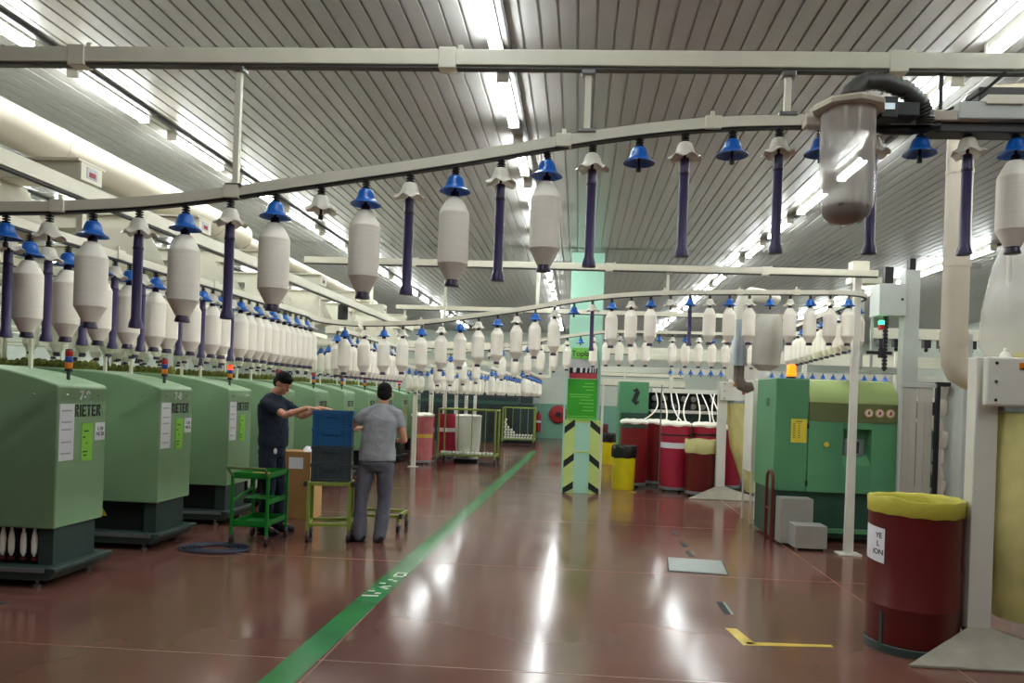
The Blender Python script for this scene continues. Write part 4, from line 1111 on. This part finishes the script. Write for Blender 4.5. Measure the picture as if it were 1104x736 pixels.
MB().box(-w, -.02, .44, w, d, .447).box(w - .008, -d, .42, w, d, .47).build('middle_shelf', 'cartgreen', t, 0)
MB().add([(-w, -d, .43), (-w, d, .52), (-w, d, .55), (-w, -d, .46), (-w + .01, -d, .43), (-w + .01, d, .52), (-w + .01, d, .55), (-w + .01, -d, .46)], [(0, 1, 2, 3), (4, 5, 6, 7), (0, 1, 5, 4), (2, 3, 7, 6)]).build('sloping_brace', 'cartgreen', t, 0)
pa = [(-w, -d, .7), (-w - .015, -d - .09, .795), (w + .0, -d - .09, .795), (w, -d, .7)]
MB().loft(pa[:2], [.012] * 2, 10).loft(pa[1:3], [.012] * 2, 10).loft(pa[2:], [.012] * 2, 10).build('push_handle', 'olivedark', t, label='brown-grey push handle')
MB().box(-.16, -.2, .688, .15, .2, .70).build('tray_mat', 'card', t, 0)

def crate(loc, m, label):
    t = thing('plastic_crate', loc, label, 'crate', 'stacked crates on the cart', math.radians(13))
    W, D, H_ = .41, .3, .185
    b = MB()
    th = .012
    b.box(.01, .01, 0, W - .01, D - .01, .012)
    b.box(0, 0, .0, W, th, H_).box(0, D - th, 0, W, D, H_).box(0, th, 0, th, D - th, H_).box(W - th, th, 0, W, D - th, H_)
    b.build('crate_shell', m, t, 0, .003)
    r = MB()
    r.box(-.008, -.008, H_ - .035, W + .008, 0, H_).box(-.008, D, H_ - .035, W + .008, D + .008, H_).box(-.008, 0, H_ - .035, 0, D, H_).box(W, 0, H_ - .035, W + .008, D, H_)
    r.box(0, -.005, .0, W, 0, .02)
    for x in (.0, .06, W - .08, W - .02):
        r.box(x, -.006, .02, x + .02, 0, H_ - .035)
    r.build('rim', m, t, 0, .002)
    MB().box(.12, -.012, H_ - .07, .28, -.001, H_ - .02).build('hand_grip', m, t, 0, .004)
    return t
for q, (m, lab) in enumerate((('crategrey', 'dark grey plastic crate at the bottom of the stack on the cart'), ('crategrey', 'dark grey plastic crate just under the blue crates'), ('crateblue', 'blue plastic crate, lower of the two blue ones in the stack'), ('crateblue', 'blue plastic crate on top of the stack under the worker\'s hands'))):
    crate((-2.775, 7.67, .645 + .187 * q), m, lab)
def low_cart(loc, w, d, label, h=.63, rz=0.):
    t = thing('crate_cart', loc, label, 'cart', 'crate carts by the workers', rz)
    for x in (0, w):
        for y in (0, d):
            MB().box(x - .018, y - .018, .12, x + .018, y + .018, h).build('leg', 'cartyellow', t, 0, .003)
            c_ = MB().box(x - .016, y - .03, .08, x + .016, y + .03, .12).build('caster_fork', 'steel', t, 0)
            MB().cyl((x - .015, y, .045), (x + .015, y, .045), .045, n=16).build('wheel', 'rubber', c_)
    for nm, z in (('top_frame', h - .03), ('lower_frame', .17)):
        if nm == 'top_frame' and h < .4:
            continue
        MB().box(0, -.018, z, w, .018, z + .035).box(0, d - .018, z, w, d + .018, z + .035).box(-.018, 0, z, .018, d, z + .035).box(w - .018, 0, z, w + .018, d, z + .035).build(nm, 'cartyellow', t, 0, .003)
    for x in (-.03, w + .03):
        MB().box(x - .02, -.03, h - .04, x + .02, .03, h + .015).build('corner_buffer', 'rubber', t, 0, .006)
    return t
low_cart((-2.79, 7.66, 0), .425, .34, 'olive tubular cart carrying the four stacked crates', rz=math.radians(13))
low_cart((-2.5, 8.4, 0), .5, .42, 'low olive dolly on the floor mostly hidden behind the grey worker\'s legs', .205)
def carton(loc, w, d, h, label, lab):
    t = thing('cardboard_box', loc, label, 'box', 'cardboard boxes by the crates')
    MB().box(0, 0, 0, w, d, h).build('carton', 'card', t, 0, .004)
    MB().box(w, .0, .0, w + .003, d, h).build('light_side', 'cardside', t, 0, label='paler cardboard side')
    if lab:
        MB().box(.14, -.003, .2, .32, .0, .34).build('shipping_label', 'paper', t, 0, label='white paper label')
    MB().box(0, d * .46, h, w, d * .54, h + .001).build('packing_tape', 'cardside', t, 0)
    return t
carton((-3.66, 8.98, 0), .43, .36, .42, 'plain brown cardboard box on the floor under the labelled box', False)
carton((-3.67, 8.98, .423), .41, .35, .41, 'brown cardboard box with white label, on top of another box', True)
t = thing('white_rag', (-3.33, 9.12, .835), 'crumpled white rag lying on the labelled cardboard box', 'rag')
MB().lathe([(.0, .06), (.04, .05), (.07, .02), (.09, .0)], n=14, wave=lambda r, z, a: (.02 * math.sin(3 * a), .015 * math.sin(2 * a + 1) * (r > .01))).build('rag', 'paper', t, 60)
t = thing('hose_coil', (-3.53, 7.16, 0), 'flat coil of dark blue hose on the floor before the trolley', 'hose')
pts = []
for q in range(200):
    a = q * 2 * PI / 40
    r = .13 + .018 * q / 40 * 1.8
    pts.append((r * 1.25 * math.cos(a), r * .85 * math.sin(a), .011 + .002 * math.sin(q * .7)))
MB().loft(pts, [.0105] * 200, 8, ref=(0, 0, 1)).build('hose_loop', 'navyhose', t)
t = thing('trip_strip', (-4.5, 5.05, 0), 'thin dark cable strip lying on the floor before frame 7-9', 'strip')
MB().box(-.6, -.03, 0, .45, .03, .006, mtx=Matrix.Rotation(.12, 4, 'Z')).build('strip', 'hose', t, 0)

# ------------------------------------------------------------------ people
def remesh(o, vox, it=4, fac=.5):
    r = o.modifiers.new('skin_join', 'REMESH')
    r.mode = 'VOXEL'
    r.voxel_size = vox
    r.use_smooth_shade = True
    s = o.modifiers.new('relax', 'SMOOTH')
    s.factor = fac
    s.iterations = it
    return o
def V(*a):
    return Vector(a)
def limb(b, pts, rad, ref=None, n=14):
    """densely sampled tapering limb through the joints"""
    P = [Vector(p) for p in pts]
    out, rr = [], []
    for i in range(len(P) - 1):
        for q in range(6):
            u = q / 6
            out.append(P[i].lerp(P[i + 1], u))
            ra, rb = rad[i], rad[i + 1]
            if isinstance(ra, tuple):
                rr.append((ra[0] + (rb[0] - ra[0]) * u, ra[1] + (rb[1] - ra[1]) * u))
            else:
                rr.append(ra + (rb - ra) * u)
    out.append(P[-1])
    rr.append(rad[-1])
    b.loft(out, rr, n, ref=ref)
    for p, r in zip(P, rad):
        r = r if not isinstance(r, tuple) else min(r)
        b.ball(p, (r * .98,) * 3, 12, 8)
def hand(b, wrist, d, nrm, side, curl):
    """palm, four unequal bent fingers and a thumb from the side of the palm; nrm = way the palm faces, side = +-1 thumb side along d x nrm"""
    d = Vector(d).normalized()
    nrm = Vector(nrm)
    nrm = (nrm - d * nrm.dot(d)).normalized()
    s = d.cross(nrm).normalized()
    w = Vector(wrist)
    b.loft([w - d * .02, w + d * .01, w + d * .04, w + d * .075, w + d * .09], [(.026, .02), (.03, .018), (.039, .017), (.041, .015), (.036, .011)], 14, ref=s)
    for off, ln in ((-.03, .062), (-.0105, .074), (.0105, .078), (.031, .07)):
        o_ = off * side
        p = w + d * .082 + s * o_
        di = (d + s * o_ * 1.6).normalized()
        pts, ang = [p], 0
        for q, fr in enumerate((.42, .33, .25)):
            ang += curl
            p = p + (di * math.cos(ang) + nrm * math.sin(ang)) * ln * fr
            pts.append(p)
        b.loft([w + d * .055 + s * o_ * .8] + pts, [.0085, .0092, .0088, .0078, .006], 8)
    p = w + d * .022 + s * (.03 * side)
    p2 = p + (d * .55 + s * side * .75 + nrm * .3).normalized() * .038
    p3 = p2 + (d * .8 + s * side * .25 + nrm * .45).normalized() * .03
    b.loft([w + d * .01 + s * .012 * side, p, p2, p3], [.012, .0125, .0105, .007], 8)

def person(name, loc, rz, label, J, shirt, trouser, shoe_dirs, headrot, hairstyle, look):
    t = thing(name, loc, label, 'person', rz=rz)
    b = MB()
    pel, che, nek, hd = V(*J['pelvis']), V(*J['chest']), V(*J['neck']), V(*J['head'])
    # trunk inside the clothes, legs, arms, neck, head in one surface
    b.loft([pel + V(0, 0, -.06), pel, pel.lerp(che, .45), che, che + V(0, 0, .1), nek + V(0, 0, -.03)], [(.12, .08), (.145, .09), (.125, .085), (.15, .095), (.15, .075), (.06, .055)], 20, ref=(1, 0, 0))
    limb(b, [nek + V(0, -.005, -.05), nek + V(0, 0, .03), hd + V(0, -.012, -.05)], [.062, .056, .054])
    for s in 'LR':
        limb(b, [J['sh' + s], J['el' + s], J['wr' + s]], [.05, .038, .0265])
        e, w = Vector(J['el' + s]), Vector(J['wr' + s])
        m = e.lerp(w, .3)
        b.ball(m, (.041, .041, .041), 12, 8)
        limb(b, [J['hip' + s], J['kn' + s], J['an' + s]], [.07, .048, .035])
        an = Vector(J['an' + s])
        fd = Vector(shoe_dirs[s]).normalized()
        limb(b, [an + V(0, 0, -.02), an + fd * .12 + V(0, 0, -.05)], [.034, .026])
        hdv, nv, sd, cu = J['hand' + s]
        hand(b, w, hdv, nv, sd, cu)
    R = Matrix.Rotation(headrot[0], 3, 'Z') @ Matrix.Rotation(headrot[1], 3, 'X')
    def H(x, y, z):
        return hd + R @ Vector((x, y, z))
    b.ball(hd + R @ V(0, -.008, .025), (.073, .092, .092), 24, 16, R)
    b.ball(H(0, .03, -.045), (.053, .058, .062), 20, 12, R)
    b.ball(H(0, .068, -.082), (.027, .022, .02), 12, 8, R)
    b.ball(H(0, .074, .022), (.046, .016, .012), 14, 8, R)
    b.loft([H(0, .082, .02), H(0, .095, -.005), H(0, .106, -.025), H(0, .086, -.036)], [.008, .011, .0145, .01], 10)
    b.ball(H(0, .086, -.056), (.024, .011, .007), 12, 8, R)
    b.ball(H(0, .085, -.068), (.021, .010, .007), 12, 8, R)
    for sx in (-1, 1):
        b.ball(H(sx * .074, -.008, -.008), (.01, .02, .033), 12, 8, R)
        b.ball(H(sx * .038, .062, -.02), (.02, .02, .02), 12, 8, R)
    body = remesh(b.build('body', 'skin', t), .0062, 3)
    for sx in (-1, 1):
        e = MB().ball(H(sx * .031, .083, .003), (.009, .004, .0045), 10, 6, R).build('eye', 'ink', t)
        MB().loft([H(sx * .014, .0935, .026), H(sx * .034, .09, .032), H(sx * .052, .074, .026)], [.002, .003, .002], 8).build('eyebrow', 'hair', t)
    # hair: cap with its own thickness, open at the face
    h = MB()
    for c_, r in hairstyle:
        h.ball(H(*c_), r, 24, 16, R)
    ho = remesh(h.build('hair', 'hair', t), .006, 2)
    tx = bpy.data.textures.new('hair_clumps', 'CLOUDS')
    tx.noise_scale = .018
    dm = ho.modifiers.new('clumps', 'DISPLACE')
    dm.texture = tx
    dm.strength = .007
    # shirt
    b = MB()
    b.loft([V(*p) for p, _ in J['shirt']], [r for _, r in J['shirt']], 28, ref=(1, 0, 0), wob=lambda i, a: .012 * math.sin(3 * a + i * 1.3) + .008 * math.sin(7 * a - i))
    for s in 'LR':
        e = Vector(J['sh' + s]).lerp(Vector(J['el' + s]), J.get('sleeve', .8))
        m = Vector(J['sh' + s]).lerp(Vector(J['el' + s]), .4)
        che_s = Vector(J['sh' + s]) * .62 + (che + V(0, 0, .1)) * .38
        b.loft([che_s, J['sh' + s], m, e], [.066, .062, .064, .06], 18)
        b.loft([nek + V(0, -.01, -.01), nek.lerp(Vector(J['sh' + s]), .55) + V(0, -.012, .0), J['sh' + s]], [.058, .062, .058], 16)
        b.ball(J['sh' + s], (.059, .062, .058), 16, 10)
    so = remesh(b.build('shirt', shirt, t), .009, 14)
    tx = bpy.data.textures.new('cloth_folds', 'CLOUDS')
    tx.noise_scale = .11
    dm = so.modifiers.new('folds', 'DISPLACE')
    dm.texture = tx
    dm.strength = .022
    # trousers
    b = MB()
    b.loft([pel + V(0, 0, .1), pel + V(0, 0, .02), pel + V(0, -.01, -.06), pel + V(0, 0, -.12)], [(.165, .11), (.178, .122), (.182, .13), (.15, .11)], 24, ref=(1, 0, 0))
    for s in 'LR':
        hp, kn, an = (Vector(J[q + s]) for q in ('hip', 'kn', 'an'))
        limb(b, [hp + V(0, 0, .02), hp.lerp(kn, .45), kn, kn.lerp(an, .5), an + V(0, -.005, -.03)], [.098, .088, .076, .072, .074], n=18)
    to = remesh(b.build('trousers', trouser, t), .01, 6)
    dm = to.modifiers.new('folds', 'DISPLACE')
    dm.texture = tx
    dm.strength = .026
    for s in 'LR':
        an = Vector(J['an' + s])
        fd = Vector(shoe_dirs[s])
        fd.z = 0
        fd.normalize()
        g = V(an.x, an.y, 0)
        ref = fd.cross(V(0, 0, 1))
        b = MB()
        b.loft([g - fd * .075 + V(0, 0, .045), g - fd * .05 + V(0, 0, .05), g + V(0, 0, .055), g + fd * .08 + V(0, 0, .045), g + fd * .15 + V(0, 0, .036), g + fd * .19 + V(0, 0, .028)],
               [(.025, .03), (.038, .045), (.041, .052), (.046, .042), (.043, .03), (.022, .016)], 16, ref=ref)
        b.ball(g + V(0, 0, .085), (.042, .046, .035), 14, 8)
        sh = remesh(b.build('shoe', 'rubber', t), .008, 3)
        MB().loft([g - fd * .078 + V(0, 0, .009), g - fd * .03 + V(0, 0, .009), g + fd * .08 + V(0, 0, .009), g + fd * .16 + V(0, 0, .009), g + fd * .195 + V(0, 0, .009)],
                  [(.026, .009), (.038, .009), (.046, .009), (.042, .009), (.02, .009)], 14, ref=ref).build('sole', 'dark', sh)
    if look:
        look(t)
        t.scale = (1.025, 1.025, 1.025)
    return t

# worker seen from behind in a grey T-shirt; local x = his right, y = forward
J = dict(pelvis=(0.0, 0, .9), chest=(.03, .01, 1.25), neck=(.045, .02, 1.45), head=(.055, .045, 1.585),
         shL=(-.125, .0, 1.375), elL=(-.33, .05, 1.19), wrL=(-.25, .28, 1.2), shR=(.21, .0, 1.37), elR=(.285, .02, 1.10), wrR=(.20, .24, 1.08),
         handL=((.3, .9, -.1), (.4, 0, -1), 1, .35), handR=((-.35, .9, .05), (-.4, 0, -1), -1, .35),
         hipL=(-.09, 0, .84), knL=(-.15, .02, .47), anL=(-.15, -.02, .1), hipR=(.09, 0, .84), knR=(.1, .02, .47), anR=(.065, -.03, .1),
         shirt=[((0.005, 0, .87), (.2, .145)), ((0.005, 0, .93), (.203, .15)), ((.01, .0, 1.05), (.182, .14)), ((.03, .0, 1.2), (.185, .14)), ((.04, .0, 1.31), (.19, .135)), ((.043, .0, 1.385), (.145, .1)), ((.045, .01, 1.44), (.09, .075)), ((.045, .012, 1.475), (.066, .062))], sleeve=.5)
hs_short = [((0, -.018, .042), (.08, .095, .085)), ((0, -.05, -.01), (.07, .06, .07)), ((-.05, -.03, .0), (.028, .05, .05)), ((.05, -.03, .0), (.028, .05, .05))]
person('person', (-2.13, 7.86, 0), math.radians(6), 'person in grey T-shirt and grey work trousers seen from behind, arms bent forward', J, 'greytee', 'greytrouser',
       {'L': (-.75, .55, 0), 'R': (-.35, .9, 0)}, (math.radians(8), math.radians(-12)), hs_short, None)
# worker in navy, in profile, both hands resting on the top crate
J = dict(pelvis=(0, .0, .93), chest=(0, -.02, 1.28), neck=(0, .01, 1.49), head=(0, .095, 1.625),
         shL=(-.165, .0, 1.41), elL=(-.18, .235, 1.27), wrL=(-.13, .47, 1.37), shR=(.165, -.01, 1.41), elR=(.2, .25, 1.29), wrR=(.19, .50, 1.375),
         handL=((.1, .95, -.03), (0, .0, -1), 1, .08), handR=((-.05, .97, -.04), (0, .0, -1), -1, .08),
         hipL=(-.085, -.01, .87), knL=(-.1, .03, .48), anL=(-.12, .02, .1), hipR=(.085, -.01, .87), knR=(.1, .02, .48), anR=(.11, .0, .1),
         shirt=[((0, .0, .93), (.18, .14)), ((0, .0, .99), (.185, .148)), ((0, .005, 1.12), (.18, .145)), ((0, -.01, 1.27), (.195, .145)), ((0, -.02, 1.38), (.2, .125)), ((0, -.01, 1.445), (.15, .1)), ((0, .01, 1.49), (.082, .075)), ((0, .015, 1.51), (.066, .064))], sleeve=.72)
hs_full = [((0, -.015, .05), (.081, .097, .082)), ((0, -.052, .0), (.07, .058, .08)), ((-.05, -.025, .01), (.029, .045, .055)), ((.05, -.025, .01), (.029, .045, .055)), ((0, .05, .083), (.056, .036, .026))]
def badge(t):
    MB().ball((.165, .13, .9), (.008, .022, .032), 12, 8).build('white_badge', 'paper', t, label='small white tag at the hip')
person('person', (-3.375, 8.1, 0), math.radians(-98), 'person in navy T-shirt and trousers, head bowed, hands on the top blue crate', J, 'navy', 'navy',
       {'L': (-.15, 1, 0), 'R': (.25, 1, 0)}, (math.radians(-6), math.radians(-34)), hs_full, badge)

# ------------------------------------------------------------------ world and output
w = bpy.data.worlds.new('world')
SC.world = w
w.use_nodes = True
w.node_tree.nodes['Background'].inputs[0].default_value = (.5, .5, .5, 1)
w.node_tree.nodes['Background'].inputs[1].default_value = .05
SC.view_settings.view_transform = 'Standard'
SC.view_settings.look = 'None'
SC.view_settings.gamma = 1
SC.view_settings.exposure = 1.68
SC.view_settings.use_curve_mapping = False
SC.cycles.use_denoising = True
SC.cycles.max_bounces = 8
SC.cycles.diffuse_bounces = 4
SC.cycles.glossy_bounces = 4
SC.cycles.transparent_max_bounces = 16
SC.cycles.sample_clamp_indirect = 6
